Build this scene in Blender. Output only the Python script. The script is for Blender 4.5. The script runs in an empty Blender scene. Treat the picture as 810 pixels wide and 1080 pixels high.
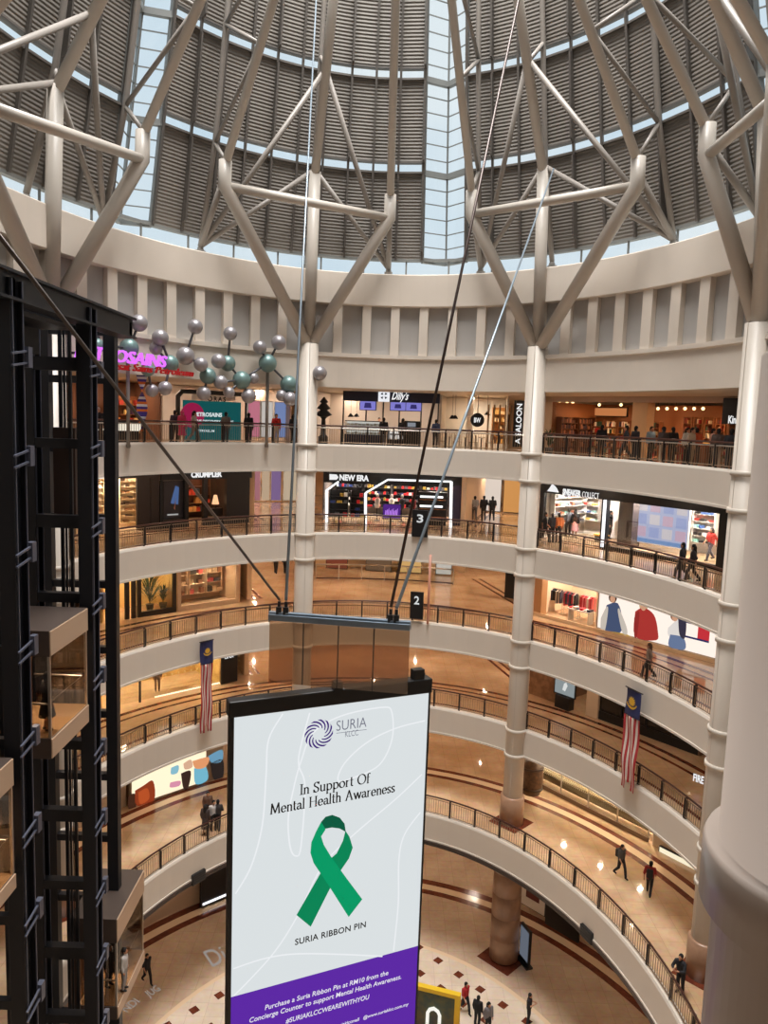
import bpy, math, random
from math import sin, cos, pi, sqrt, atan2, radians
from mathutils import Vector as V, Matrix
random.seed(7)
SC = bpy.context.scene
COL = SC.collection

# ---------------------------------------------------------------- camera
F, PITCH, ROLL = 811.0, .1195, .0345
Z0 = 29.9                                   # eye height over the concourse floor
Rv, Uv, Fw = V((1, 0, 0)), V((0, sin(PITCH), cos(PITCH))), V((0, cos(PITCH), -sin(PITCH)))
cam_d = bpy.data.cameras.new('camera')
cam_d.sensor_fit = 'VERTICAL'; cam_d.sensor_height = 24; cam_d.lens = F / 1080 * 24
cam_d.clip_start = .05; cam_d.clip_end = 500
cam = bpy.data.objects.new('camera', cam_d); COL.objects.link(cam)
cx_ = cos(ROLL) * Rv + sin(ROLL) * Uv; cy_ = -sin(ROLL) * Rv + cos(ROLL) * Uv; cz_ = -Fw
cam.matrix_world = Matrix(((cx_.x, cy_.x, cz_.x, 0), (cx_.y, cy_.y, cz_.y, 0), (cx_.z, cy_.z, cz_.z, Z0), (0, 0, 0, 1)))
SC.camera = cam
# ---------------------------------------------------------------- world, daylight, exposure
SC.view_settings.view_transform = 'Standard'
SC.view_settings.look = 'None'
SC.view_settings.exposure = 0.0
SC.view_settings.gamma = 1.0
SC.view_settings.use_curve_mapping = False
w = bpy.data.worlds.new('sky'); SC.world = w; w.use_nodes = True
nt = w.node_tree; bg = nt.nodes['Background']
tc = nt.nodes.new('ShaderNodeTexCoord'); nz = nt.nodes.new('ShaderNodeTexNoise'); cr = nt.nodes.new('ShaderNodeValToRGB')
nz.inputs['Scale'].default_value = 3.5; nz.inputs['Detail'].default_value = 3
cr.color_ramp.elements[0].position = .35; cr.color_ramp.elements[0].color = (.66, .80, .90, 1)
cr.color_ramp.elements[1].position = .62; cr.color_ramp.elements[1].color = (.90, .95, .97, 1)
nt.links.new(tc.outputs['Generated'], nz.inputs['Vector']); nt.links.new(nz.outputs['Fac'], cr.inputs['Fac'])
nt.links.new(cr.outputs['Color'], bg.inputs['Color']); bg.inputs['Strength'].default_value = 1.0


def area(name, loc, size, power, color, sy=None, direction=(0, 0, -1), spread=pi):
    d = bpy.data.lights.new(name, 'AREA'); d.energy = power; d.color = color; d.size = size; d.spread = spread
    d.shape = 'DISK'
    if sy: d.shape = 'ELLIPSE'; d.size_y = sy
    o = bpy.data.objects.new(name, d); COL.objects.link(o); o.location = loc
    o.rotation_euler = V(direction).to_track_quat('-Z', 'Y').to_euler()
    return o


DAY = (1.0, .975, .945)
area('added_dome_daylight', (-.3, 25, Z0 + 54), 22, 61000, DAY, 29)  # added lamp above the open dome, strengthens the daylight in the hall
# ---------------------------------------------------------------- plan of the atrium
CX, CY, RX, RY = -.31, 25.0, 14.09, 18.32
LV = {4: -1.58, 3: -6.56, 2: -11.56, 1: -16.5, 0: -21.8, -1: -29.9}
FASC = 1.41
EDGE = {4: 0, 3: 0, 2: 0, 1: 0, 0: -2.25}


def ray(u, v):
    x, y = u - 405, v - 540
    c, s = cos(ROLL), sin(ROLL)
    uu, vv = x * c + y * s, -x * s + y * c
    return Rv * (uu / F) + Fw + Uv * (-vv / F)


def rp(a, off, z):                            # point on the ring, world
    return V((CX + (RX + off) * sin(a), CY + (RY + off) * cos(a), z + Z0))


def on_ring(u, v, off=0.0):                   # pixel -> point on the elliptical wall, world
    d = ray(u, v); a, b = RX + off, RY + off
    A = (d.x / a) ** 2 + (d.y / b) ** 2; B = 2 * (-d.x * CX / a ** 2 - d.y * CY / b ** 2); C = (CX / a) ** 2 + (CY / b) ** 2 - 1
    D = max(B * B - 4 * A * C, 0)
    p = d * ((-B + sqrt(D)) / (2 * A))
    return V((p.x, p.y, p.z + Z0))


def on_floor(u, v, lev):
    d = ray(u, v); p = d * (LV[lev] / d.z); return V((p.x, p.y, p.z + Z0))


def on_x(u, v, x):
    d = ray(u, v); p = d * (x / d.x); return V((p.x, p.y, p.z + Z0))


def on_y(u, v, y):
    d = ray(u, v); p = d * (y / d.y); return V((p.x, p.y, p.z + Z0))


def ang(p, off=0.0):
    return atan2((p.x - CX) / (RX + off), (p.y - CY) / (RY + off))


def au(u, v, off):
    return ang(on_ring(u, v, off), off)


# ---------------------------------------------------------------- materials
def lin(c):
    return tuple(((x / 255) / 12.92 if x / 255 <= .04045 else ((x / 255 + .055) / 1.055) ** 2.4) for x in c)


MATS = {}


def mat(name, rgb=(200, 200, 200), rough=.6, metal=0.0, emit=0.0, spec=.5, noise=None, bump=None):
    if name in MATS: return MATS[name]
    m = bpy.data.materials.new(name); m.use_nodes = True
    n = m.node_tree.nodes; l = m.node_tree.links; b = n['Principled BSDF']
    c = lin(rgb)
    b.inputs['Base Color'].default_value = (*c, 1); b.inputs['Roughness'].default_value = rough
    b.inputs['Metallic'].default_value = metal; b.inputs['Specular IOR Level'].default_value = spec
    if emit:
        b.inputs['Base Color'].default_value = (.012, .012, .012, 1); b.inputs['Specular IOR Level'].default_value = 0
        b.inputs['Emission Color'].default_value = (*c, 1); b.inputs['Emission Strength'].default_value = emit
    if noise:                                  # (scale, second colour, low, high)
        t = n.new('ShaderNodeTexCoord'); z = n.new('ShaderNodeTexNoise'); r = n.new('ShaderNodeValToRGB')
        z.inputs['Scale'].default_value = noise[0]; z.inputs['Detail'].default_value = 6
        r.color_ramp.elements[0].position = noise[2]; r.color_ramp.elements[1].position = noise[3]
        r.color_ramp.elements[0].color = (*c, 1); r.color_ramp.elements[1].color = (*lin(noise[1]), 1)
        l.new(t.outputs['Object'], z.inputs['Vector']); l.new(z.outputs['Fac'], r.inputs['Fac']); l.new(r.outputs['Color'], b.inputs['Base Color'])
    MATS[name] = m
    return m


def emis(name, rgb=(240, 240, 240), s=1.0):
    return mat(name, rgb, .6, 0, s)


def glass_mat(name, tint=(235, 242, 245), gloss=.08, rough=.02, trans=1.0):
    if name in MATS: return MATS[name]
    m = bpy.data.materials.new(name); m.use_nodes = True
    n = m.node_tree.nodes; l = m.node_tree.links; n.remove(n['Principled BSDF'])
    t = n.new('ShaderNodeBsdfTransparent'); g = n.new('ShaderNodeBsdfGlossy'); x = n.new('ShaderNodeMixShader')
    t.inputs['Color'].default_value = (*lin(tint), 1); g.inputs['Roughness'].default_value = rough
    x.inputs['Fac'].default_value = gloss
    l.new(t.outputs[0], x.inputs[1]); l.new(g.outputs[0], x.inputs[2]); l.new(x.outputs[0], n['Material Output'].inputs['Surface'])
    MATS[name] = m
    return m


def marble(name, a, b, rough, joint=None):
    if name in MATS: return MATS[name]
    m = mat(name, a, rough, noise=(.55, b, .38, .68))
    n = m.node_tree.nodes; l = m.node_tree.links
    bs = n['Principled BSDF']; src = bs.inputs['Base Color'].links[0].from_socket
    v2 = n.new('ShaderNodeTexNoise'); v2.inputs['Scale'].default_value = 4; v2.inputs['Detail'].default_value = 8
    mx = n.new('ShaderNodeMix'); mx.data_type = 'RGBA'; mx.blend_type = 'OVERLAY'; mx.inputs['Factor'].default_value = .22
    t = n.new('ShaderNodeTexCoord'); l.new(t.outputs['Object'], v2.inputs['Vector'])
    l.new(src, mx.inputs['A']); l.new(v2.outputs['Color'], mx.inputs['B'])
    br = n.new('ShaderNodeTexBrick'); br.offset = 0; br.inputs['Scale'].default_value = 1
    br.inputs['Color1'].default_value = (1, 1, 1, 1); br.inputs['Color2'].default_value = (.93, .92, .91, 1); br.inputs['Mortar'].default_value = (.7, .66, .62, 1)
    br.inputs['Mortar Size'].default_value = .008; br.inputs['Brick Width'].default_value = .9; br.inputs['Row Height'].default_value = .9
    l.new(t.outputs['Object'], br.inputs['Vector'])
    m2 = n.new('ShaderNodeMix'); m2.data_type = 'RGBA'; m2.blend_type = 'MULTIPLY'; m2.inputs['Factor'].default_value = 1
    l.new(mx.outputs['Result'], m2.inputs['A']); l.new(br.outputs['Color'], m2.inputs['B']); l.new(m2.outputs['Result'], bs.inputs['Base Color'])
    return m


def deck_mat():
    m = mat('corrugated_deck', (118, 112, 105), .6)
    n = m.node_tree.nodes; l = m.node_tree.links; b = n['Principled BSDF']
    t = n.new('ShaderNodeTexCoord'); s = n.new('ShaderNodeSeparateXYZ'); l.new(t.outputs['Object'], s.inputs[0])
    k = n.new('ShaderNodeMath'); k.operation = 'MULTIPLY'; k.inputs[1].default_value = 2 * pi / .165; l.new(s.outputs['Z'], k.inputs[0])
    q = n.new('ShaderNodeMath'); q.operation = 'SINE'; l.new(k.outputs[0], q.inputs[0])
    bp = n.new('ShaderNodeBump'); bp.inputs['Strength'].default_value = 1.0; bp.inputs['Distance'].default_value = .02
    l.new(q.outputs[0], bp.inputs['Height']); l.new(bp.outputs['Normal'], b.inputs['Normal'])
    return m


M_WALL = mat('cream_plaster', (222, 211, 198), .55, noise=(.35, (214, 203, 190), .4, .7))
M_FASC = mat('fascia_plaster', (216, 206, 194), .5)
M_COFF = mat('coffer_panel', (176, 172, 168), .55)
M_COL = mat('column_paint', (206, 196, 184), .38)
M_TUBE = mat('white_steel_tube', (196, 188, 178), .4)
M_THIN = mat('grey_steel_tube', (150, 143, 136), .45)
M_DECK = deck_mat()
M_FIN = mat('roof_rafter_steel', (96, 91, 86), .5)
M_MULL = mat('skylight_mullion', (128, 130, 128), .45)
M_GLZ = glass_mat('skylight_glass', (238, 244, 247), .04)
M_CEIL = mat('gallery_ceiling', (226, 214, 196), .7)
M_FLOOR = marble('beige_marble', (188, 154, 120), (208, 178, 146), .055)
M_FLOORC = marble('concourse_marble', (198, 172, 148), (214, 192, 168), .07)
M_BAND = mat('red_brown_marble', (112, 56, 38), .15, noise=(2.5, (92, 44, 32), .4, .6))
M_BAND2 = mat('light_marble_band', (226, 200, 168), .15)
M_WOOD = mat('dark_handrail_wood', (66, 34, 26), .35)
M_RAIL = mat('balustrade_steel', (150, 128, 106), .35, .5)
M_POST = mat('balustrade_post', (48, 42, 40), .4, .3)
M_BLK = mat('black_panel', (22, 22, 24), .4)
M_DSTEEL = mat('lift_frame_steel', (27, 29, 36), .45, .2)
M_DSTEEL2 = mat('lift_frame_edge', (92, 96, 112), .45, .3)
M_STONE = mat('brown_stone_cladding', (168, 132, 106), .3, noise=(1.2, (140, 106, 84), .4, .65))
M_GLASS = glass_mat('shop_glass', (240, 242, 240), .06)
M_DGLASS = glass_mat('lift_glass', (214, 206, 196), .10)


# ---------------------------------------------------------------- mesh builder
class MB:
    def __init__(s): s.v = []; s.f = []; s.m = []; s.k = 0

    def add(s, vs, fs):
        b = len(s.v); s.v += [tuple(p) for p in vs]
        for f in fs: s.f.append([b + i for i in f]); s.m.append(s.k)
        return s

    def hexa(s, a, b):                       # two quads, four corners each
        s.add(list(a) + list(b), [(3, 2, 1, 0), (4, 5, 6, 7), (0, 1, 5, 4), (1, 2, 6, 5), (2, 3, 7, 6), (3, 0, 4, 7)]); return s

    def box(s, x0, x1, y0, y1, z0, z1, T=None):
        T = T or (lambda x, y, z: V((x, y, z)))
        s.hexa([T(x0, y0, z0), T(x1, y0, z0), T(x1, y1, z0), T(x0, y1, z0)], [T(x0, y0, z1), T(x1, y0, z1), T(x1, y1, z1), T(x0, y1, z1)]); return s

    def path(s, pts, r, n=10, caps=True, radii=None):
        pts = [V(p) for p in pts]; N = len(pts); rings = []
        t0 = (pts[1] - pts[0]).normalized()
        a = t0.cross(V((0, 0, 1)) if abs(t0.z) < .95 else V((0, 1, 0))).normalized()
        for i, p in enumerate(pts):
            t = (pts[min(i + 1, N - 1)] - pts[max(i - 1, 0)]).normalized()
            if 0 < i < N - 1: t = ((pts[i] - pts[i - 1]).normalized() + (pts[i + 1] - pts[i]).normalized()).normalized()
            a = (a - t * a.dot(t)).normalized(); b = t.cross(a)
            k = 1.0
            if 0 < i < N - 1: k = min(1.4, 1 / max(.5, t.dot((pts[i + 1] - pts[i]).normalized())))
            rr = radii[i] if radii else r
            m_ = V((0, 0, 0))
            if k > 1.01: m_ = ((pts[i + 1] - pts[i]).normalized() - (pts[i] - pts[i - 1]).normalized()).normalized()
            ring = []
            for j in range(n):
                q = (a * cos(2 * pi * j / n) + b * sin(2 * pi * j / n)) * rr
                ring.append(p + q + m_ * (m_.dot(q) * (k - 1)))
            rings.append(ring)
        base = [q for g in rings for q in g]; fs = []
        for i in range(N - 1):
            for j in range(n): fs.append((i * n + j, i * n + (j + 1) % n, (i + 1) * n + (j + 1) % n, (i + 1) * n + j))
        if caps: fs += [tuple(range(n))[::-1], tuple((N - 1) * n + j for j in range(n))]
        s.add(base, fs); return s

    def beam(s, p, q, wd, ht, up=(0, 0, 1)):
        p, q = V(p), V(q); t = (q - p).normalized(); u = V(up)
        if abs(t.dot(u)) > .98: u = V((0, 1, 0))
        a = t.cross(u).normalized() * wd / 2; b = a.cross(t).normalized() * ht / 2
        s.hexa([p - a - b, p + a - b, p + a + b, p - a + b], [q - a - b, q + a - b, q + a + b, q - a + b]); return s

    def ball(s, c, r, n=12, sq=(1, 1, 1), T=None):
        T = T or (lambda x, y, z: V((x, y, z))); c = V(c); vs = [T(c.x, c.y, c.z + r * sq[2])]; m = n // 2
        for i in range(1, m):
            for j in range(n):
                vs.append(T(c.x + r * sq[0] * sin(pi * i / m) * cos(2 * pi * j / n), c.y + r * sq[1] * sin(pi * i / m) * sin(2 * pi * j / n), c.z + r * sq[2] * cos(pi * i / m)))
        vs.append(T(c.x, c.y, c.z - r * sq[2])); fs = [(0, 1 + j, 1 + (j + 1) % n) for j in range(n)]
        for i in range(m - 2):
            for j in range(n): a = 1 + i * n; fs.append((a + j, a + n + j, a + n + (j + 1) % n, a + (j + 1) % n))
        a = 1 + (m - 2) * n; fs += [(a + j, len(vs) - 1, a + (j + 1) % n) for j in range(n)]
        s.add(vs, fs); return s

    def lathe(s, prof, c, n=32):
        vs = []; k = len(prof)
        for j in range(n):
            for r, z in prof: vs.append((c[0] + r * cos(2 * pi * j / n), c[1] + r * sin(2 * pi * j / n), z))
        fs = [(j * k + i, ((j + 1) % n) * k + i, ((j + 1) % n) * k + i + 1, j * k + i + 1) for j in range(n) for i in range(k - 1)]
        fs += [tuple(j * k for j in range(n))[::-1], tuple(j * k + k - 1 for j in range(n))]
        s.add(vs, fs); return s

    def poly(s, pts, depth=None):            # flat polygon, optional extrusion vector
        pts = [V(p) for p in pts]; n = len(pts)
        if depth is None: s.add(pts, [tuple(range(n))]); return s
        d = V(depth)
        s.add(pts + [p + d for p in pts], [tuple(range(n))[::-1], tuple(range(n, 2 * n))] + [(i, (i + 1) % n, n + (i + 1) % n, n + i) for i in range(n)]); return s

    def ringstrip(s, a0, a1, prof, n):       # closed profile of (off, z rel) swept along the ring
        k = len(prof); vs = []
        for i in range(n + 1):
            a = a0 + (a1 - a0) * i / n
            vs += [rp(a, o, z) for o, z in prof]
        fs = [(i * k + j, i * k + (j + 1) % k, (i + 1) * k + (j + 1) % k, (i + 1) * k + j) for i in range(n) for j in range(k)]
        fs += [tuple(range(k))[::-1], tuple(n * k + j for j in range(k))]
        s.add(vs, fs); return s

    def build(s, name, m, parent=None, smooth=False, bevel=0):
        me = bpy.data.meshes.new(name); me.from_pydata(s.v, [], s.f)
        for x in (m if isinstance(m, (list, tuple)) else [m]): me.materials.append(x)
        if max(s.m, default=0): me.polygons.foreach_set('material_index', s.m)
        if smooth:
            me.polygons.foreach_set('use_smooth', [len(f) <= 4 for f in s.f])
        me.validate(); me.update()
        import bmesh
        bm = bmesh.new(); bm.from_mesh(me); bmesh.ops.recalc_face_normals(bm, faces=bm.faces); bm.to_mesh(me); bm.free()
        o = bpy.data.objects.new(name, me); COL.objects.link(o)
        if bevel:
            b = o.modifiers.new('bevel', 'BEVEL'); b.width = bevel; b.segments = 2; b.limit_method = 'ANGLE'
        if parent: put(o, parent)
        return o


def put(o, parent):
    o.parent = parent; o.matrix_parent_inverse = parent.matrix_basis.inverted()
    return o


def tag(o, label, cat, group=None, kind=None):
    o['label'] = label; o['category'] = cat
    if group: o['group'] = group
    if kind: o['kind'] = kind
    return o


def thing(name, label, cat, loc, group=None):
    o = bpy.data.objects.new(name, None); COL.objects.link(o); o.location = loc; o.empty_display_size = .2
    return tag(o, label, cat, group)


def struct(o, label=None):
    o['kind'] = 'structure'
    if label: o['label'] = label
    return o


def text_mesh(name, s, m, O, ex, ez, width, height=None, bold=0.0, ext=.012, shear=0.0, parent=None, space=1.0):
    """text whose baseline starts at O and runs along ex for width; ez is its up direction"""
    c = bpy.data.curves.new(name, 'FONT'); c.body = s; c.size = 1; c.extrude = 0; c.offset = bold; c.shear = shear; c.space_character = space; c.resolution_u = 3
    t = bpy.data.objects.new('tmp', c); COL.objects.link(t)
    me = bpy.data.meshes.new_from_object(t.evaluated_get(bpy.context.evaluated_depsgraph_get()))
    bpy.data.objects.remove(t); bpy.data.curves.remove(c)
    return place_flat(name, me, m, O, ex, ez, width, height, ext, parent)


def place_flat(name, me, m, O, ex, ez, width, height, ext, parent):
    xs = [v.co.x for v in me.vertices]; ys = [v.co.y for v in me.vertices]
    x0, x1, y1 = min(xs), max(xs), max(ys)
    sx = width / (x1 - x0); sy = sx if height is None else height / y1
    ex, ez = V(ex).normalized(), V(ez).normalized(); nn = ex.cross(ez).normalized()
    import bmesh
    bm = bmesh.new(); bm.from_mesh(me)
    r = bmesh.ops.extrude_face_region(bm, geom=bm.faces[:])
    for v in r['geom']:
        if isinstance(v, bmesh.types.BMVert): v.co.z = 1
    for v in bm.verts:
        v.co = V(O) + ex * ((v.co.x - x0) * sx) + ez * (v.co.y * sy) + nn * (ext * v.co.z)
    bmesh.ops.recalc_face_normals(bm, faces=bm.faces)
    bm.to_mesh(me); bm.free(); me.materials.clear(); me.materials.append(m)
    o = bpy.data.objects.new(name, me); COL.objects.link(o)
    if parent: put(o, parent)
    return o

# ================================================================ THE SETTING
A_P, A_A, A_B = ang(on_ring(53, 280)), ang(on_ring(320.5, 600)), ang(on_ring(552, 640))
A_C = ang(on_ring(797, 400))
AMIN, AMAX = -1.95, 1.78
# concourse floor
b = MB(); vs = [(CX + (RX + 24) * sin(2 * pi * i / 64), CY + (RY + 24) * cos(2 * pi * i / 64), 0) for i in range(64)]
b.add([(x, y, 0) for x, y, _ in vs] + [(x, y, -.3) for x, y, _ in vs], [tuple(range(64)), tuple(range(64, 128))[::-1]] + [(i, (i + 1) % 64, 64 + (i + 1) % 64, 64 + i) for i in range(64)])
struct(b.build('floor', M_FLOORC))
for o0, o1, m in ((3.0, 3.45, M_BAND), (4.0, 4.5, M_BAND), (3.45, 4.0, M_BAND2)):
    struct(MB().ringstrip(AMIN, AMAX, [(o0, LV[-1]), (o1, LV[-1]), (o1, LV[-1] + .006), (o0, LV[-1] + .006)], 70).build('trim', m))
# gallery floors, undersides and fascias
for lev in (4, 3, 2, 1, 0):
    z = LV[lev]; e = EDGE[lev]; n = 72; deep = 24
    struct(MB().ringstrip(AMIN, AMAX, [(e + .25, z - .4), (e + .25, z), (deep, z), (deep, z - .4)], n).build('floor', M_FLOOR))
    struct(MB().ringstrip(AMIN, AMAX, [(e + .25, z - FASC), (e + .25, z - FASC + .06), (deep, z - FASC + .06), (deep, z - FASC)], n).build('ceiling', M_CEIL))
    struct(MB().ringstrip(AMIN, AMAX, [(e, z - FASC), (e, z + .02), (e + .05, z + .12), (e + .3, z + .12), (e + .3, z - FASC)], n).build('wall_fascia', M_FASC))
    struct(MB().ringstrip(AMIN, AMAX, [(e - .05, z - FASC), (e - .05, z - FASC + .1), (e, z - FASC + .1), (e, z - FASC)], n).build('trim', M_FASC))
    if lev in (3, 2, 1):
        for o0, o1 in ((.9, 1.08), (3.6, 3.8), (4.25, 4.55)):
            struct(MB().ringstrip(AMIN, AMAX, [(o0, z), (o1, z), (o1, z + .005), (o0, z + .005)], 60).build('trim', M_BAND))
    if lev == 0:
        for o0, o1, m in ((2.5, 2.85, M_BAND), (3.35, 3.7, M_BAND), (2.85, 3.35, M_BAND2)):
            struct(MB().ringstrip(AMIN, AMAX, [(o0, z), (o1, z), (o1, z + .005), (o0, z + .005)], 60).build('trim', m))
z = LV[0] - FASC                              # dark double moulding under the ground-floor fascia
for k, (o0, zz) in enumerate(((-2.33, z - .02), (-2.28, z - .2))):
    struct(MB().ringstrip(AMIN, AMAX, [(o0, zz - .05), (o0, zz + .05), (o0 + .12, zz + .05), (o0 + .12, zz - .05)], 72).build('trim', mat('dark_moulding', (74, 62, 58), .4)))
# wall above the top gallery: lintel, coffered band, cornice
zl, zc0, zc1, zk = 1.68, 3.55, 6.15, 7.9
struct(MB().ringstrip(AMIN, AMAX, [(0, zl), (0, zc0 - .25), (-.12, zc0 - .2), (-.12, zc0), (.5, zc0), (.5, zl)], 80).build('wall_lintel', M_WALL))
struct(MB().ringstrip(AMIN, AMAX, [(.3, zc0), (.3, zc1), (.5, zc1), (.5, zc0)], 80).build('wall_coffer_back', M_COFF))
struct(MB().ringstrip(AMIN, AMAX, [(-.02, zc1), (-.1, zc1 + .05), (-.1, zk - .06), (-.02, zk), (1.5, zk), (1.5, zc1)], 80).build('wall_cornice', M_WALL))
struct(MB().ringstrip(AMIN, AMAX, [(.5, zl), (.5, zl + .06), (24, zl + .06), (24, zl)], 60).build('ceiling', M_CEIL))
pil = []
for (s0, s1, n) in ((A_P, A_A, 9), (A_A, A_B, 8), (A_B, A_C, 8), (A_C, A_C + .7, 7), (A_P - .7, A_P, 7)):
    for i in range(n + 1):
        if i == 0 and (s0, s1) != (A_P, A_A): continue
        a = s0 + (s1 - s0) * i / n; wd = .26
        da = wd / 15.5
        o = MB().ringstrip(a - da, a + da, [(0, zc0), (0, zc1), (.3, zc1), (.3, zc0)], 1).build('trim', M_WALL); struct(o); pil.append(o)
# back walls far behind the galleries
M_WARM = mat('warm_back_wall', (206, 170, 130), .6, noise=(.4, (176, 136, 98), .4, .65))
struct(MB().ringstrip(AMIN, AMAX, [(22, -31), (22, 3), (22.4, 3), (22.4, -31)], 60).build('wall_back', M_WARM))

# the near side of the hall, behind and beside the viewer
M_NEAR = mat('near_wall_plaster', (196, 182, 166), .6)
nw = MB().box(-22, 22, -6.4, -6, -1, Z0 + 9); struct(nw.build('wall_near', M_NEAR))
for x in (-22, 21.6): struct(MB().box(x, x + .4, -6, 20, -1, Z0 + 9).build('wall_side', M_NEAR))
struct(MB().box(-22, 22, -6, 4.2, Z0 + 8.9, Z0 + 9.2).build('ceiling', M_NEAR))
struct(MB().ringstrip(1.85, 2 * pi - 2.0, [(1.2, 8.9), (-3.42, 30.9), (-3.1, 30.9), (1.5, 8.9)], 40).build('ceiling', M_DECK))

# ---- roof
def roff(z): return 1.2 - .21 * (z - 8.9)


RZ = [8.9, 13.3, 17.7, 22.1, 26.5, 30.9]
SKY = [ang(on_ring(155, 215, -.1), -.1), ang(on_ring(467, 215, -.1), -.1), ang(on_ring(800, 205, -.1), -.1)]
SKY += [2 * SKY[0] - SKY[1] + .06, 2 * SKY[2] - SKY[1] - .05]
HW = 1.15                                     # skylight half width in metres


def sky_half(a): return HW / sqrt((RX * cos(a)) ** 2 + (RY * sin(a)) ** 2)


SKY.sort()
edges = []
for i in range(len(SKY) - 1):
    edges.append((SKY[i] + sky_half(SKY[i]), SKY[i + 1] - sky_half(SKY[i + 1])))
rafters = []
for (a0, a1) in edges:
    n = max(4, round((a1 - a0) * 16.5 / 1.65))
    for k in range(5):
        z0, z1 = RZ[k] + (.48 if k else 0), RZ[k + 1]
        m = MB()
        for i in range(n):
            p, q = a0 + (a1 - a0) * i / n, a0 + (a1 - a0) * (i + 1) / n
            m.hexa([rp(p, roff(z0), z0), rp(q, roff(z0), z0), rp(q, roff(z1), z1), rp(p, roff(z1), z1)], [rp(p, roff(z0) + .3, z0), rp(q, roff(z0) + .3, z0), rp(q, roff(z1) + .3, z1), rp(p, roff(z1) + .3, z1)])
        struct(m.build('ceiling', M_DECK))
    for k in range(1, 5):                     # pale translucent slot between the bands of decking
        z0, z1 = RZ[k], RZ[k] + .48
        m = MB(); f = MB()
        for i in range(n):
            p, q = a0 + (a1 - a0) * i / n, a0 + (a1 - a0) * (i + 1) / n
            m.poly([rp(p, roff(z0) + .05, z0), rp(q, roff(z0) + .05, z0), rp(q, roff(z1) + .05, z1), rp(p, roff(z1) + .05, z1)])
            f.beam(rp(p, roff(z0) - .05, z0 - .02), rp(q, roff(z0) - .05, z0 - .02), .14, .1)
            f.beam(rp(p, roff(z1) - .02, z1 + .02), rp(q, roff(z1) - .02, z1 + .02), .1, .08)
        o = struct(m.build('window', M_GLZ)); struct(f.build('frame', M_FIN, o))
    for i in range(n + 1):
        a = a0 + (a1 - a0) * i / n
        m = MB()
        tn = (rp(a + .01, 0, 0) - rp(a - .01, 0, 0)).normalized() * .05
        big = i % 3 == 1
        d = .5 if big else .22
        for k in range(5):
            z0, z1 = RZ[k] + (.35 if big else .05), RZ[k + 1] - (.1 if big else 0)
            A, B = rp(a, roff(z0), z0), rp(a, roff(z1), z1); iA, iB = rp(a, roff(z0) - d, z0 + .15), rp(a, roff(z1) - d * .6, z1 - .1)
            m.hexa([A - tn, A + tn, iA + tn, iA - tn], [B - tn, B + tn, iB + tn, iB - tn])
        m.beam(rp(a, roff(8.9) - .12, 8.9), rp(a, roff(30.9) - .12, 30.9), .12, .12)
        struct(m.build('roof_rafter', M_FIN))
for s, a in enumerate(SKY):                   # skylight strips
    h = sky_half(a)
    rg = lambda p, a=a: 1.0 if p == a else .15     # the glass folds outwards to a ridge
    gl = MB(); fr = MB()
    for k in range(5):
        for (p, q) in ((a - h, a), (a, a + h)):
            gl.poly([rp(p, roff(RZ[k]) + rg(p), RZ[k]), rp(q, roff(RZ[k]) + rg(q), RZ[k]), rp(q, roff(RZ[k + 1]) + rg(q), RZ[k + 1]), rp(p, roff(RZ[k + 1]) + rg(p), RZ[k + 1])])
        zz = RZ[k]
        while zz < RZ[k + 1] - .1:
            for (p, q) in ((a - h, a), (a, a + h)): fr.beam(rp(p, roff(zz) + rg(p) - .05, zz), rp(q, roff(zz) + rg(q) - .05, zz), .05, .05)
            zz += 4.4 / 6
        for (p, q) in ((a - h, a), (a, a + h)): fr.beam(rp(p, roff(RZ[k]) + rg(p) - .1, RZ[k]), rp(q, roff(RZ[k]) + rg(q) - .1, RZ[k]), .25, .28)
    for p, wd in ((a - h, .22), (a, .08), (a + h, .22)): fr.beam(rp(p, roff(8.9) + rg(p) - .1, 8.9), rp(p, roff(30.9) + rg(p) - .1, 30.9), wd, .2)
    o = struct(gl.build('window_%d' % (s + 1), M_GLZ)); struct(fr.build('frame', M_MULL, o))
gl = MB(); fr = MB()                          # clerestory between cornice and roof
N = 96
for i in range(N):
    p, q = AMIN + (AMAX - AMIN) * i / N, AMIN + (AMAX - AMIN) * (i + 1) / N
    gl.poly([rp(p, 1.35, 7.85), rp(q, 1.35, 7.85), rp(q, 1.3, 8.95), rp(p, 1.3, 8.95)])
    fr.beam(rp(p, 1.32, 8.9), rp(q, 1.32, 8.9), .3, .14)
    if i % 4 == 0: fr.beam(rp(p, 1.3, 7.85), rp(p, 1.28, 8.9), .09, .08)
o = struct(gl.build('window_9', M_GLZ)); struct(fr.build('frame', M_MULL, o))

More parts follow.
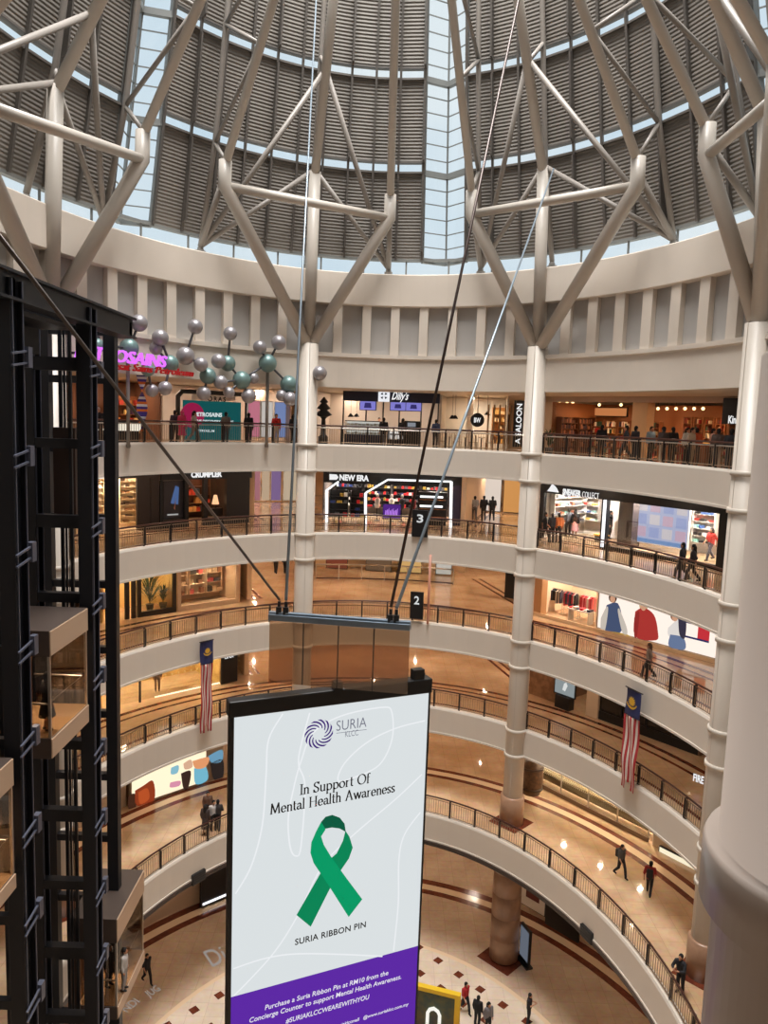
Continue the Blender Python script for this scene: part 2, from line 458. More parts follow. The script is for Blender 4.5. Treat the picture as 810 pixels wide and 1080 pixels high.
# ---- columns with collars and stone bases
def column(a, base_lev):
    c = rp(a, 0, 0); r = .53
    z0, z1 = Z0 + LV[-1], Z0 + 3.95
    m = MB().lathe([(r, z0), (r, z1)], (c.x, c.y), 40)
    root = m.build('column', M_COL, smooth=True); struct(root)
    for lev in (0, 1, 2, 3, 4):
        for zz in (LV[lev] - FASC + .05, LV[lev] + .05):
            o = MB().lathe([(r, Z0 + zz - .1), (r + .07, Z0 + zz - .09), (r + .07, Z0 + zz + .09), (r, Z0 + zz + .1)], (c.x, c.y), 40).build('collar', M_COL, root); struct(o)
            o.data.polygons.foreach_set('use_smooth', [abs(p.normal.z) < .3 for p in o.data.polygons])
    # open joint between the two half-round casings, facing the atrium
    n = (V((CX, CY, 0)) - V((c.x, c.y, 0))).normalized(); t = V((-n.y, n.x, 0))
    p = V((c.x, c.y, 0)) + n * (r - .005)
    m = MB().beam(p + V((0, 0, z0 + 8)), p + V((0, 0, z1 - .02)), .035, .02, up=n)
    struct(m.build('joint', mat('column_joint', (196, 186, 174), .5), root))
    m = MB().lathe([(r + .12, Z0 + LV[0]), (r + .12, Z0 + LV[0] + 1.55), (r + .02, Z0 + LV[0] + 1.6)], (c.x, c.y))
    struct(m.build('stone_base', M_STONE, root, smooth=True))
    prof = []
    for k in range(5): prof += [(.80, z0 + .1 + k * 1.3), (.80, z0 + 1.33 + k * 1.3), (.77, z0 + 1.35 + k * 1.3), (.77, z0 + 1.39 + k * 1.3)]
    m = MB().lathe(prof, (c.x, c.y)); struct(m.build('stone_cladding', M_STONE, root, smooth=True))
    for lz, hw in ((z0, 1.5), (Z0 + LV[0], 1.25)):
        m = MB().poly([(c.x + hw, c.y, lz + .004), (c.x, c.y + hw, lz + .004), (c.x - hw, c.y, lz + .004), (c.x, c.y - hw, lz + .004)], (0, 0, .008))
        struct(m.build('floor_inlay', M_BAND, root))
    return root


for a in (A_P, A_A, A_B, A_C): column(a, -1)

# near white pillar at the right edge of the view
npos = V((3.17, 4.86)); nr = .78
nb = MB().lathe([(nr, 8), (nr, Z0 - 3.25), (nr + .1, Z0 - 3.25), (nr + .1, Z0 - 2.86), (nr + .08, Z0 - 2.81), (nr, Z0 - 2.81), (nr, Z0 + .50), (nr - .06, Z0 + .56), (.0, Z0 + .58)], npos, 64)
near = struct(nb.build('column', mat('shaded_column_paint', (166, 152, 142), .35), smooth=True))  # the pillar's shade is put into this darker column colour

# ---------------------------------------------------------------- roof trusses standing on the columns
def truss(a, an, bn, label, HL, HR, node, top, n2z):
    """a: column; HL, HR: (angle, z rel) of the two hubs; node: kink of the mast"""
    c = rp(a, 0, 3.9)
    root = thing('roof_truss', label, 'truss', c, 'branching steel trusses carrying the dome')
    J = rp(a, -.05, 3.75); nd = rp(a, *node); tp = rp(a, *top)
    MB().path([rp(a, 0, 3.7), nd], .31, 16).build('mast', M_TUBE, root, True)
    m = MB(); k = (nd - J).normalized()
    m.path([nd - V((0, 0, .25)), tp], .24, 12); m.build('upper_mast', M_TUBE, root, True)
    hubs = []
    for (ha, ho, hz) in (HL, HR):
        h = rp(ha, ho, hz); hubs.append(h)
        up = rp(ha, ho - .05, hz + 1.15); e = rp(ha, ho - 11.6, hz + 1.15 + 14.6)
        side = 1 if ha > a else -1
        MB().path([J + (h - J).normalized() * .35, h, up], .31, 16).build('arm', M_TUBE, root, True)
        MB().path([up - V((0, 0, .2)), up + (e - up) * .45, e], .2, 12).build('inner_chord', M_TUBE, root, True)
        ft = rp(ha * 1.0 + 0.0, 1.15, 8.15)
        MB().box(ft.x - .22, ft.x + .22, ft.y - .22, ft.y + .22, Z0 + 7.88, Z0 + 8.2).lathe([(.16, Z0 + 8.2), (.16, Z0 + 8.32), (.06, Z0 + 8.45)], (ft.x, ft.y), 12).build('foot_bearing', mat('bearing_grey', (150, 146, 140), .5), root)
        f = ft + V((0, 0, .25))
        oc = [rp(ha, roff(zz) - .75, zz) for zz in (13.0, 18.0, 23.0, 27.0)]
        MB().path([f] + oc, .13, 10).build('outer_chord', M_THIN, root, True)
        MB().path([f, up - V((0, 0, .6))], .15, 10).build('brace', M_THIN, root, True)
        i1 = up + (e - up) * .28; i2 = up + (e - up) * .62
        MB().path([up, oc[0]], .1, 8).build('brace', M_THIN, root, True)
        MB().path([oc[0], i1], .1, 8).build('brace', M_THIN, root, True)
        MB().path([i1, oc[1]], .1, 8).build('brace', M_THIN, root, True)
        MB().path([oc[1], i2], .1, 8).build('brace', M_THIN, root, True)
        # diagonals from the feet back to the mast
        n1 = nd + V((0, 0, .1)); n2 = nd + (tp - nd) * n2z
        MB().path([f, n1], .13, 10).build('tie', M_THIN, root, True)
        MB().path([f, n2], .13, 10).build('tie', M_THIN, root, True)
    MB().path([hubs[0], hubs[1]], .21, 14).build('strut', M_TUBE, root, True)
    mf = rp(a, 1.15, 8.15); f = mf + V((0, 0, .25))
    MB().box(mf.x - .22, mf.x + .22, mf.y - .22, mf.y + .22, Z0 + 7.88, Z0 + 8.2).lathe([(.16, Z0 + 8.2), (.16, Z0 + 8.32), (.06, Z0 + 8.45)], (mf.x, mf.y), 12).build('foot_bearing', mat('bearing_grey', (150, 146, 140), .5), root)
    oc = [rp(a, roff(zz) - .75, zz) for zz in (13.0, 18.0, 23.0, 27.0)]
    MB().path([f] + oc, .13, 10).build('outer_chord', M_THIN, root, True)
    MB().path([f, nd], .13, 10).build('brace', M_THIN, root, True)
    MB().path([nd, oc[0]], .1, 8).build('brace', M_THIN, root, True)
    MB().path([oc[1], nd + (tp - nd) * .35], .1, 8).build('brace', M_THIN, root, True)
    return root


HO = -1.5


def hub(u, v):
    p = on_ring(u, v, HO); return (ang(p, HO), HO, p.z - Z0)


hAL, hAR, hBL, hBR, hPR, hCL = hub(237, 196), hub(411, 230), hub(497, 226), hub(672, 196), hub(150, 168), hub(745, 165)
hPL = hub(-48, 100); hCR = (2 * A_C - hCL[0], HO, hAL[2])


def node(u, v, off):
    p = on_ring(u, v, off); return (off, p.z - Z0)


truss(A_P, 0, 0, 'white branching roof truss above the dark lift frames at left', hPL, hPR, node(50, 85, -.4), (-9, 24), .2)
truss(A_A, 0, 0, 'white branching roof truss above the column behind the spreader bar', hAL, hAR, node(325, 180, -.6), (-7, 25), .34)
truss(A_B, 0, 0, 'white branching roof truss right of the central skylight', hBL, hBR, node(583, 175, -.6), (-7.5, 24), .36)
truss(A_C, 0, 0, 'white branching roof truss at the right edge over the bookshop end', hCL, hCR, node(806, 120, -.5), (-9, 24), .3)

# ================================================================ BALUSTRADES
def balustrade(lev, a0, a1, label, dark=False):
    z = LV[lev] + .12; e = EDGE[lev] + .16; h = 1.02
    L = (rp(a1, e, 0) - rp(a0, e, 0)).length * 1.03
    root = thing('balustrade', label, 'railing', rp((a0 + a1) / 2, e, z))
    ns = max(8, int(L / .6))
    pts = lambda zz, o=e: [rp(a0 + (a1 - a0) * i / ns, o, zz) for i in range(ns + 1)]
    MB().path(pts(z + h), .045, 8).build('handrail', M_WOOD, root, True)
    MB().path(pts(z + h - .13), .035 if lev == 4 else .022, 6).build('top_rail', mat('satin_steel', (196, 188, 178), .3, .8) if lev == 4 else M_RAIL, root, True)
    MB().path(pts(z + .1), .025, 6).build('bottom_rail', M_RAIL, root, True)
    m = MB(); nb_ = int(L / .135)
    for i in range(nb_ + 1):
        a = a0 + (a1 - a0) * i / nb_
        m.beam(rp(a, e, z + .1), rp(a, e, z + h - .13), .022, .022)
    m.build('baluster_panel', M_RAIL, root)
    npst = max(2, round(L / 1.5))
    for i in range(npst + 1):
        a = a0 + (a1 - a0) * i / npst
        MB().beam(rp(a, e + .04, z - .02), rp(a, e + .04, z + h), .09, .05, up=rp(a, 1, 0) - rp(a, 0, 0)).beam(rp(a, e - .05, z + .05), rp(a, e - .05, z + h - .08), .06, .03, up=rp(a, 1, 0) - rp(a, 0, 0)).build('post', M_POST, root)
    return root


BAYS = [(AMIN + .05, A_P, 'left of the lifts'), (A_P, A_A, 'left of the banner'), (A_A, A_B, 'between the two middle columns'), (A_B, A_C, 'right of the middle columns'), (A_C, AMAX - .05, 'behind the right edge pillar')]
FLN = {4: 'top floor', 3: 'third floor', 2: 'second floor', 1: 'first floor', 0: 'ground floor'}
for lev in (4, 3, 2, 1):
    for (a0, a1, wh) in BAYS[1:4]:
        g = .55 / 16
        balustrade(lev, a0 + g, a1 - g, 'curved steel balustrade with dark handrail on the %s gallery, %s' % (FLN[lev], wh))
balustrade(0, A_P - .05, au(340, 860, -2.1), 'curved steel balustrade on the ground floor gallery, left of the banner')
balustrade(0, au(340, 860, -2.1) + .01, AMAX - .1, 'curved steel balustrade on the ground floor gallery, right of the banner')

# ================================================================ GLASS LIFTS IN A DARK STEEL FRAME
def R3(x, y, z): return V((x, y, Z0 + z))


fr = thing('lift_frame', 'tall dark steel frame of the glass lifts at the left edge', 'lift frame', R3(-9.5, 22, LV[-1]))
def ipost(x, y, z0, z1, wd=.42, name='post'):
    m = MB().box(x - .06, x + .06, y - wd / 2, y + wd / 2, Z0 + z0, Z0 + z1)
    for s in (-1, 1): m.box(x - .2, x + .2, y + s * wd / 2 - .025, y + s * wd / 2 + .025, Z0 + z0, Z0 + z1)
    m.build(name, M_DSTEEL, fr)
    e = MB()
    for s in (-1, 1): e.box(x + .2, x + .23, y + s * (wd / 2 - .05) - .018, y + s * (wd / 2 - .05) + .018, Z0 + z0, Z0 + z1)
    e.build('post_edge', M_DSTEEL2, fr)


for (x, y, wd) in ((-9.12, 18.75, .62), (-9.12, 23.55, .52), (-11.2, 18.75, .4), (-11.0, 23.9, .5), (-9.12, 14.2, .6), (-11.2, 14.2, .5)): ipost(x, y, LV[-1], 3.0, wd)
MB().box(-9.9, -9.5, 27.0, 27.35, Z0 + LV[-1], Z0 + 2.9).build('post', M_DSTEEL, fr)
MB().box(-12.1, -11.8, 27.0, 27.35, Z0 + LV[-1], Z0 + 2.9).build('post', M_DSTEEL, fr)
# roof beam
m = MB().box(-9.3, -9.0, 13.5, 27.4, Z0 + 2.55, Z0 + 3.15).box(-9.45, -8.85, 13.5, 27.4, Z0 + 3.13, Z0 + 3.2).box(-9.45, -8.85, 13.5, 27.4, Z0 + 2.5, Z0 + 2.57)
m.build('roof_beam', M_DSTEEL, fr)
for y in (18.75, 23.7, 27.2): MB().box(-12, -9, y - .12, y + .12, Z0 + 2.55, Z0 + 3.05).build('roof_beam', M_DSTEEL, fr)
MB().box(-11.6, -9.3, 19.2, 23.2, Z0 + 2.3, Z0 + 2.42).build('machine_plate', M_DSTEEL, fr)
for y0 in (19.7, 21.4): MB().box(-11.2, -10, y0, y0 + .9, Z0 + 1.5, Z0 + 2.2).lathe([(.32, Z0 + 1.05), (.32, Z0 + 1.45)], (-10.6, y0 + .45), 16).build('hoist_motor', M_BLK, fr)
z = 1.35; k = 0
while z > LV[-1] + 1:
    big = k % 2 == 0
    m = MB().box(-10.9, -9.2, 23.65, 23.95, Z0 + z - (.2 if big else .15), Z0 + z + (.2 if big else .15)); m.build('cross_beam', M_DSTEEL, fr)
    MB().box(-11.9, -9.8, 27.05, 27.3, Z0 + z - .45, Z0 + z - .2).build('cross_beam', M_DSTEEL, fr)
    MB().box(-11.1, -9.2, 18.65, 18.85, Z0 + z - .3, Z0 + z - .05).build('cross_beam', M_DSTEEL, fr)
    for yy in (18.75, 23.55):
        b_ = MB()
        for dz in (0, -.28): b_.beam(R3(-8.86, yy - .42, z + dz - .1), R3(-8.86, yy + .42, z + dz + .02), .05, .05)
        b_.box(-8.95, -8.8, yy + .3, yy + .52, Z0 + z - .38, Z0 + z + .12); b_.build('bracket', M_DSTEEL2, fr)
    z -= 2.42; k += 1
for (x, y, r) in ((-9.55, 24.3, .05), (-9.95, 24.3, .05), (-10.25, 24.6, .03), (-10.5, 24.9, .05), (-9.75, 25.5, .03), (-10.05, 26.2, .05), (-9.4, 25.0, .03), (-10.2, 26.9, .03), (-10.45, 26.9, .05), (-10.6, 22.3, .05), (-10.9, 20.0, .05), (-10.9, 21.6, .06), (-10.3, 19.6, .03), (-9.9, 19.5, .05)):
    MB().box(x - r, x + r, y - r, y + r, Z0 + LV[-1], Z0 + 2.5).build('guide_rail', M_DSTEEL, fr)
for x, y in ((-10.35, 25.2), (-10.42, 25.2), (-9.66, 24.1), (-10.3, 26.6), (-10.4, 26.6)):
    MB().path([R3(x, y, LV[-1] + .5), R3(x, y, 2.4)], .018, 6).build('rope', M_BLK, fr)
# counterweight
MB().box(-10.6, -9.9, 24.5, 24.8, Z0 - 3.4, Z0 - .6).build('counterweight', mat('counterweight_brown', (66, 48, 42), .6), fr)

M_CABF = mat('lift_cab_fascia', (196, 168, 142), .45)
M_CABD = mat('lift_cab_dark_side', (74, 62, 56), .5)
def cab(label, y0, y1, zt, zr, zf, zb, x0=-11.0, x1=-9.0):
    t = thing('glass_lift_cab', label, 'lift', R3((x0 + x1) / 2, (y0 + y1) / 2, zb), 'glass lift cabs')
    x1c = x1
    for nm, za, zb_ in (('roof_box', zr, zt), ('floor_box', zb, zf)):
        m = MB().box(x0, x1c, y0, y1, Z0 + za, Z0 + zb_); o = m.build(nm, M_CABD, t)
        MB().box(x1c, x1c + .03, y0 + .02, y1, Z0 + za + .02, Z0 + zb_ - .02).build('fascia_panel', M_CABF, o)
    MB().box(x0 + .1, x1c - .02, y0 + .05, y1 - .05, Z0 + zf, Z0 + zf + .012).build('carpet', mat('lift_floor', (214, 172, 126), .5), t)
    MB().box(x1c - .03, x1c - .015, y0 + .04, y1 - .04, Z0 + zf, Z0 + zr).build('front_glass', M_DGLASS, t)
    MB().box(x0 + .4, x1c - .04, y0 + .03, y0 + .045, Z0 + zf, Z0 + zr).build('side_glass', M_DGLASS, t)
    MB().box(x0 + .4, x1c - .04, y1 - .045, y1 - .03, Z0 + zf, Z0 + zr).build('side_glass', M_DGLASS, t)
    MB().box(x0, x0 + .3, y0 + .02, y1 - .02, Z0 + zf, Z0 + zr).build('door_wall', mat('lift_bronze_wall', (120, 84, 58), .35, .4), t)
    m = MB().path([R3(x0 + .4, y0 + .12, zf + .95), R3(x1c - .12, y0 + .12, zf + .95), R3(x1c - .12, y1 - .12, zf + .95), R3(x0 + .4, y1 - .12, zf + .95)], .03, 8)
    m.build('handrail', mat('satin_steel', (196, 188, 178), .3, .8), t)
    for yy in (y0 + .05, y1 - .05): MB().box(x1c - .07, x1c, yy - .03, yy + .03, Z0 + zf, Z0 + zr).build('corner_post', mat('satin_steel'), t)
    d = area('lift_lamp', R3((x0 + x1) / 2, (y0 + y1) / 2, zr - .05), .5, 85, (1, .84, .66)); put(d, t)
    return t


cab('glass lift cab with one person, halfway up the dark frame', 20.35, 23.0, -6.03, -6.75, -9.09, -9.68)
cab('lowest glass lift cab, standing out in front of the rear frame post', 25.35, 28.4, -17.95, -18.86, -21.34, -21.85, x0=-10.7)
zc = on_x(14, 798, -9).z - Z0, on_x(14, 828, -9).z - Z0, on_x(15, 921, -9).z - Z0, on_x(15, 938, -9).z - Z0
cab('glass lift cab cut off by the left edge of the picture', 15.4, 18.15, *zc)

# ================================================================ HANGING DISPLAY BANNER
BL, BR = V((-3.09, 16.0, 0)), V((1.235, 17.94, 0))
BEX = (BR - BL).normalized(); BN = V((BEX.y, -BEX.x, 0))        # BN points to the viewer
BW = (BR - BL).length
BZT = Z0 - 6.52
BH = 9.2


def bpx(u, v):                                # pixel -> banner plane (x along, z world)
    d = ray(u, v); o = BL
    t = o.dot(BN) / d.dot(BN); p = d * t
    return (p - o).dot(BEX), p.z + Z0


def bP(x, z, dn=0.0): return BL + BEX * x + BN * dn + V((0, 0, z))


def bc(x, y): return bpx(230 + x / 3, 720 + y / 3)               # from the 3x crop


bn = thing('display_banner', 'large hanging white LED display with a green ribbon and a purple foot', 'banner', bP(BW / 2, BZT - BH))
zbot = BZT - BH
xw, zp0 = bpx(243, 1053); xe, zp1 = bpx(438, 998)
zp = (zp0 + zp1) / 2
T = lambda x, y, z: bP(x, z, -y)
MB().box(0, BW, .01, .02, zp, BZT, T).build('screen', emis('banner_white', (218, 224, 226), 1.0), bn)
MB().box(0, BW, .01, .02, zbot, zp, T).build('purple_strip', emis('banner_purple', (92, 40, 164), 1.0), bn)
m = MB().box(-.09, 0, 0, .22, zbot, BZT, T).box(BW, BW + .05, 0, .22, zbot, BZT, T)
m.box(0, BW, .03, .22, zbot, BZT, T); m.build('casing', M_BLK, bn)
MB().box(-.12, BW + .08, -.03, .3, BZT, BZT + .36, T).build('top_rail', M_BLK, bn, bevel=.03)
MB().box(BW / 2 - .1, BW / 2 + .1, -.1, .1, BZT + .34, BZT + .56, T).build('hanger_clamp', M_BLK, bn)
MB().box(BW - .42, BW - .14, 0, .2, BZT + .34, BZT + .6, T).build('hanger_clamp', M_BLK, bn)
def line_art(name, pts, wd, m, dn=.0, closed=False):
    P = [V(bP(x, z, dn)) for x, z in pts]; b = MB()
    for i in range(len(P) - 1):
        t = (P[i + 1] - P[i]).normalized(); s = t.cross(BN) * wd / 2
        b.poly([P[i] - s, P[i + 1] - s, P[i + 1] + s, P[i] + s])
    return b.build(name, m, bn)


def smooth(pts, k=6):
    out = []
    for i in range(len(pts) - 1):
        p0, p1, p2, p3 = pts[max(i - 1, 0)], pts[i], pts[i + 1], pts[min(i + 2, len(pts) - 1)]
        for j in range(k):
            t = j / k
            out.append(tuple(.5 * (2 * p1[d] + (p2[d] - p0[d]) * t + (2 * p0[d] - 5 * p1[d] + 4 * p2[d] - p3[d]) * t * t + (3 * p1[d] - p0[d] - 3 * p2[d] + p3[d]) * t ** 3) for d in (0, 1)))
    return out + [pts[-1]]


M_LINE = emis('banner_pale_line', (240, 243, 246), .96)
for c in ([(205, 98), (160, 180), (152, 290), (140, 450), (105, 580), (55, 668)], [(290, 95), (262, 200), (255, 260), (275, 330), (262, 520), (245, 548), (228, 520), (222, 430), (240, 330), (262, 250), (300, 160), (390, 105), (520, 78), (550, 95), (550, 180), (510, 260), (430, 300), (380, 310), (400, 255), (470, 190), (560, 145), (655, 120)],
          [(645, 290), (560, 370), (430, 480), (330, 580), (250, 740), (180, 850), (100, 940), (50, 990)], [(640, 410), (590, 480), (572, 560), (570, 700), (555, 850)], [(48, 905), (150, 872), (250, 858), (400, 860), (520, 866)]):
    line_art('pale_line', smooth([bc(*p) for p in c]), .035, M_LINE, .002)
# logo: twelve tapering curved blades
M_PUR = emis('logo_purple', (70, 34, 130), .8)
lc = bc(319, 162); R0 = abs(bc(363, 150)[0] - lc[0]) * 1.02
for k in range(12):
    t0 = 2 * pi * k / 12; b = MB(); L_ = []; Rr = []
    for j in range(9):
        q = j / 8; r = R0 * (.42 + .58 * q); th = t0 + 1.05 * q ** 1.2; hw = R0 * (.03 + .115 * q) * (1 if j < 8 else .9)
        L_.append((r, th + hw / r)); Rr.append((r, th - hw / r))
    pl = [bP(lc[0] + r * cos(t), lc[1] + r * sin(t), .003) for r, t in L_ + Rr[::-1]]
    n_ = len(L_)
    b.add(pl, [(j, j + 1, 2 * n_ - 2 - j, 2 * n_ - 1 - j) for j in range(n_ - 1)]); b.build('logo_blade', M_PUR, bn)
def btext(s, pa, pb, m, h, bold=0.0, shear=0.0, space=1.0, name='lettering'):
    xa, za = bc(*pa); xb, zb = bc(*pb)
    return text_mesh(name, s, m, bP(xa, (za + zb) / 2, .003), BEX, (0, 0, 1), xb - xa, h, bold, .004, shear, bn, space)


M_GREY = emis('logo_grey', (120, 122, 138), .85); M_INK = mat('ink_black', (28, 28, 30), .6)
px1 = abs(bc(0, 400)[1] - bc(0, 403)[1])       # metres per pixel in height
btext('SURIA', (374, 153), (469, 139), M_GREY, 11 * px1, -.008)
btext('KLCC', (402, 172), (443, 166), M_GREY, 6.2 * px1, -.008)
line_art('rule', [bc(374, 160), bc(470, 148)], .012, M_GREY, .003)
btext('SURIA RIBBON PIN', (243, 829), (467, 774), M_INK, 7.0 * px1, .014, 0, 1.05)
M_WT = emis('lettering_white', (240, 236, 246), .95)
btext('Purchase a Suria Ribbon Pin at RM10 from the', (148, 1034), (538, 925), M_WT, 5.6 * px1, .006, .15)
btext('Concierge Counter to support Mental Health Awareness.', (99, 1075), (579, 937), M_WT, 5.6 * px1, .006, .15)
btext('#SURIAKLCCWEAREWITHYOU', (214, 1076), (478, 1002), M_WT, 5.6 * px1, .006, .15)
btext('suriaklccmall   @www.suriaklcc.com.my', (372, 1090), (602, 1022), M_WT, 4.0 * px1, .004, .15)
# serif headline, drawn with a broad nib
def arc(cx, cy, rx, ry, a0, a1, n=10): return [(cx + rx * cos(radians(a0 + (a1 - a0) * i / n)), cy + ry * sin(radians(a0 + (a1 - a0) * i / n))) for i in range(n + 1)]


def sf(x, y, w_=.16): return [(x - w_, y), (x + w_, y)]


XH = .62
GL = {'I': (.32, [[(.16, 0), (.16, 1)], sf(.16, 0), sf(.16, 1)]),
      'n': (.56, [[(.12, 0), (.12, XH)], [(.12, XH * .75)] + arc(.28, XH - .2, .15, .2, 140, 0) + [(.43, 0)], sf(.12, 0, .1), sf(.43, 0, .1), [(.03, XH), (.12, XH)]]),
      'S': (.56, [arc(.28, .74, .2, .24, 20, 180, 8) + [(.12, .62), (.28, .5), (.42, .38)] + arc(.26, .24, .2, .25, 10, -170, 8), [(.46, .8), (.48, .98)], [(.06, .02), (.05, .24)]]),
      'u': (.58, [[(.12, XH), (.12, .2)] + arc(.27, .18, .15, .18, 180, 330) + [(.44, .14)], [(.44, XH), (.44, 0)], [(.02, XH), (.12, XH)], [(.34, XH), (.44, XH)], [(.44, 0), (.54, .02)]]),
      'p': (.6, [[(.12, -.34), (.12, XH)], arc(.29, XH / 2, .22, XH / 2, 150, -150, 14), sf(.12, -.34, .1), [(.03, XH), (.12, XH)]]),
      'o': (.58, [arc(.28, XH / 2, .23, XH / 2, 90, 450, 20)]),
      'r': (.42, [[(.12, 0), (.12, XH)], [(.12, XH * .7), (.2, XH * .95), (.36, XH)], sf(.12, 0, .11), [(.03, XH), (.12, XH)]]),
      't': (.36, [[(.15, .86), (.15, .14)] + arc(.26, .13, .11, .12, 180, 300, 6), [(.02, XH), (.33, XH)]]),
      'O': (.86, [arc(.42, .5, .36, .5, 90, 450, 24)]),
      'f': (.34, [[(.14, 0), (.14, .8)] + arc(.26, .84, .12, .15, 180, 50, 6), [(.02, XH), (.3, XH)], sf(.14, 0, .1)]),
      'M': (1.0, [[(.14, 0), (.2, 1)], [(.2, 1), (.5, .08)], [(.5, .08), (.8, 1)], [(.8, 1), (.86, 0)], sf(.14, 0, .1), sf(.86, 0, .1)]),
      'e': (.54, [[(.07, XH * .52), (.46, XH * .52)] + arc(.27, XH / 2, .2, XH / 2, 5, 320, 18)]),
      'a': (.52, [[(.1, XH * .8)] + arc(.23, XH - .17, .14, .16, 130, 0, 6) + [(.38, .1), (.48, .0)], [(.37, XH * .58), (.2, XH * .5)] + arc(.2, .17, .13, .16, 110, 300, 8) + [(.37, .16)]]),
      'l': (.28, [[(.13, 0), (.13, 1.04)], sf(.13, 0, .1), [(.03, 1.04), (.13, 1.04)]]),
      'H': (.84, [[(.15, 0), (.15, 1)], [(.67, 0), (.67, 1)], [(.15, .53), (.67, .53)], sf(.15, 0, .12), sf(.15, 1, .12), sf(.67, 0, .12), sf(.67, 1, .12)]),
      'h': (.58, [[(.12, 0), (.12, 1.04)], [(.12, XH * .75)] + arc(.28, XH - .2, .15, .2, 140, 0) + [(.43, 0)], sf(.12, 0, .1), sf(.43, 0, .1), [(.03, 1.04), (.12, 1.04)]]),
      'A': (.84, [[(.12, 0), (.4, 1)], [(.4, 1), (.7, 0)], [(.22, .36), (.57, .36)], sf(.12, 0, .1), sf(.7, 0, .12)]),
      'w': (.8, [[(.06, XH), (.24, 0)], [(.24, 0), (.4, XH)], [(.4, XH), (.57, 0)], [(.57, 0), (.74, XH)], sf(.06, XH, .07), sf(.4, XH, .07), sf(.74, XH, .07)]),
      's': (.42, [arc(.2, .47, .14, .15, 30, 180, 6) + [(.1, .4), (.2, .31), (.3, .22)] + arc(.19, .15, .14, .15, 0, -160, 6)]),
      ' ': (.34, [])}


def serif(s, pa, pb, h):
    xa, za = bc(*pa); xb, zb = bc(*pb); z_ = (za + zb) / 2
    tot = sum(GL[c][0] for c in s); k = (xb - xa) / tot; x = 0; b = MB()
    for c in s:
        wd, strokes = GL[c]
        for st in strokes:
            for (p, q) in zip(st, st[1:]):
                dx, dy = (q[0] - p[0]) * k, (q[1] - p[1]) * h; L_ = sqrt(dx * dx + dy * dy) + 1e-9
                t = .052 * h + .1 * h * abs(dy * .96 + dx * .28 * (-1)) / L_ if len(st) > 2 or abs(dy) > .05 * h else .05 * h
                nx, nz_ = -dy / L_ * t / 2, dx / L_ * t / 2
                e_ = .25
                P0 = (xa + (x + p[0]) * k - dx / L_ * t * e_, z_ + p[1] * h - dy / L_ * t * e_); P1 = (xa + (x + q[0]) * k + dx / L_ * t * e_, z_ + q[1] * h + dy / L_ * t * e_)
                b.poly([bP(P0[0] - nx, P0[1] - nz_, .003), bP(P1[0] - nx, P1[1] - nz_, .003), bP(P1[0] + nx, P1[1] + nz_, .003), bP(P0[0] + nx, P0[1] + nz_, .003)])
        x += wd
    b.build('lettering', M_INK, bn)


serif('In Support Of', (258, 353), (480, 318), 11.0 * px1)
serif('Mental Health Awareness', (163, 417), (560, 345), 11.0 * px1)
# green ribbon
def bpoly(name, pts, m, dn): MB().poly([bP(*bc(*p), dn) for p in pts]).build(name, m, bn)


bpoly('ribbon', [(375, 540), (395, 500), (403, 468), (416, 488), (426, 522), (414, 556), (388, 594), (352, 655), (293, 772), (248, 735), (322, 606), (352, 560)], emis('ribbon_green_back', (6, 142, 92), .85), .003)
bpoly('ribbon', [(320, 478), (338, 462), (360, 458), (384, 461), (404, 472), (400, 446), (385, 427), (361, 418), (340, 424), (326, 440)], emis('ribbon_green_inside', (10, 96, 68), .85), .005)
bpoly('ribbon', [(326, 440), (310, 470), (295, 505), (292, 538), (302, 570), (330, 612), (352, 645), (413, 741), (456, 685), (400, 610), (357, 550), (334, 512), (326, 486), (340, 464)], emis('ribbon_green_front', (4, 164, 108), .85), .006)

# spreader bar, acrylic panel and cables
S0, S1 = R3(*(on_y(284, 650, 16.8) - V((0, 0, Z0)))), R3(*(on_y(433, 661, 16.25) - V((0, 0, Z0))))
sx = (S1 - S0).normalized()
sb = thing('spreader_bar', 'blue grey steel spreader bar hanging on cables above the display', 'bar', (S0 + S1) / 2)
M_BAR = mat('bar_blue_grey', (120, 136, 152), .4, .4)
MB().beam(S0, S1, .2, .14).beam(S0 + V((0, 0, .1)), S1 + V((0, 0, .1)), .12, .04).build('beam', M_BAR, sb, bevel=.01)
shk = []
for q in (.07, .12, .86, .9):
    p = S0 + (S1 - S0) * q
    o = MB().box(p.x - .06, p.x + .06, p.y - .06, p.y + .06, p.z + .02, p.z + .24).path([p + V((0, 0, .2)), p + V((0, 0, .36))], .035, 8).build('shackle', mat('dark_shackle', (52, 56, 62), .4, .5), sb)
    shk.append(p + V((0, 0, .40)))
pn = thing('acrylic_panel', 'clear glossy panel of four sheets hanging between spreader bar and display', 'panel', (S0 + S1) / 2 - V((0, 0, 1.6)))
M_ACR = glass_mat('clear_acrylic', (226, 206, 184), .2, .06)
for k in range(4):
    p, q = S0 + (S1 - S0) * (k / 4) + V((0, 0, -.1)), S0 + (S1 - S0) * ((k + 1) / 4) + V((0, 0, -.1))
    n_ = V((sx.y, -sx.x, 0)) * .012; hz = V((0, 0, -1.42))
    pt = [p + sx * .012, q - sx * .012, q - sx * .012 + hz, p + sx * .012 + hz]
    MB().hexa([x - n_ for x in pt], [x + n_ for x in pt]).build('sheet', M_ACR, pn)
    if k: MB().beam(p, p + hz, .03, .02).build('seam', mat('panel_seam', (90, 80, 74), .4), pn)
def cable(p, q, r, label, rgb):
    m = MB().path([p, q], r, 8); o = m.build('suspension_cable', mat('cable_%d' % rgb[0], rgb, .4, .5), None, True)
    tag(o, label, 'cable')


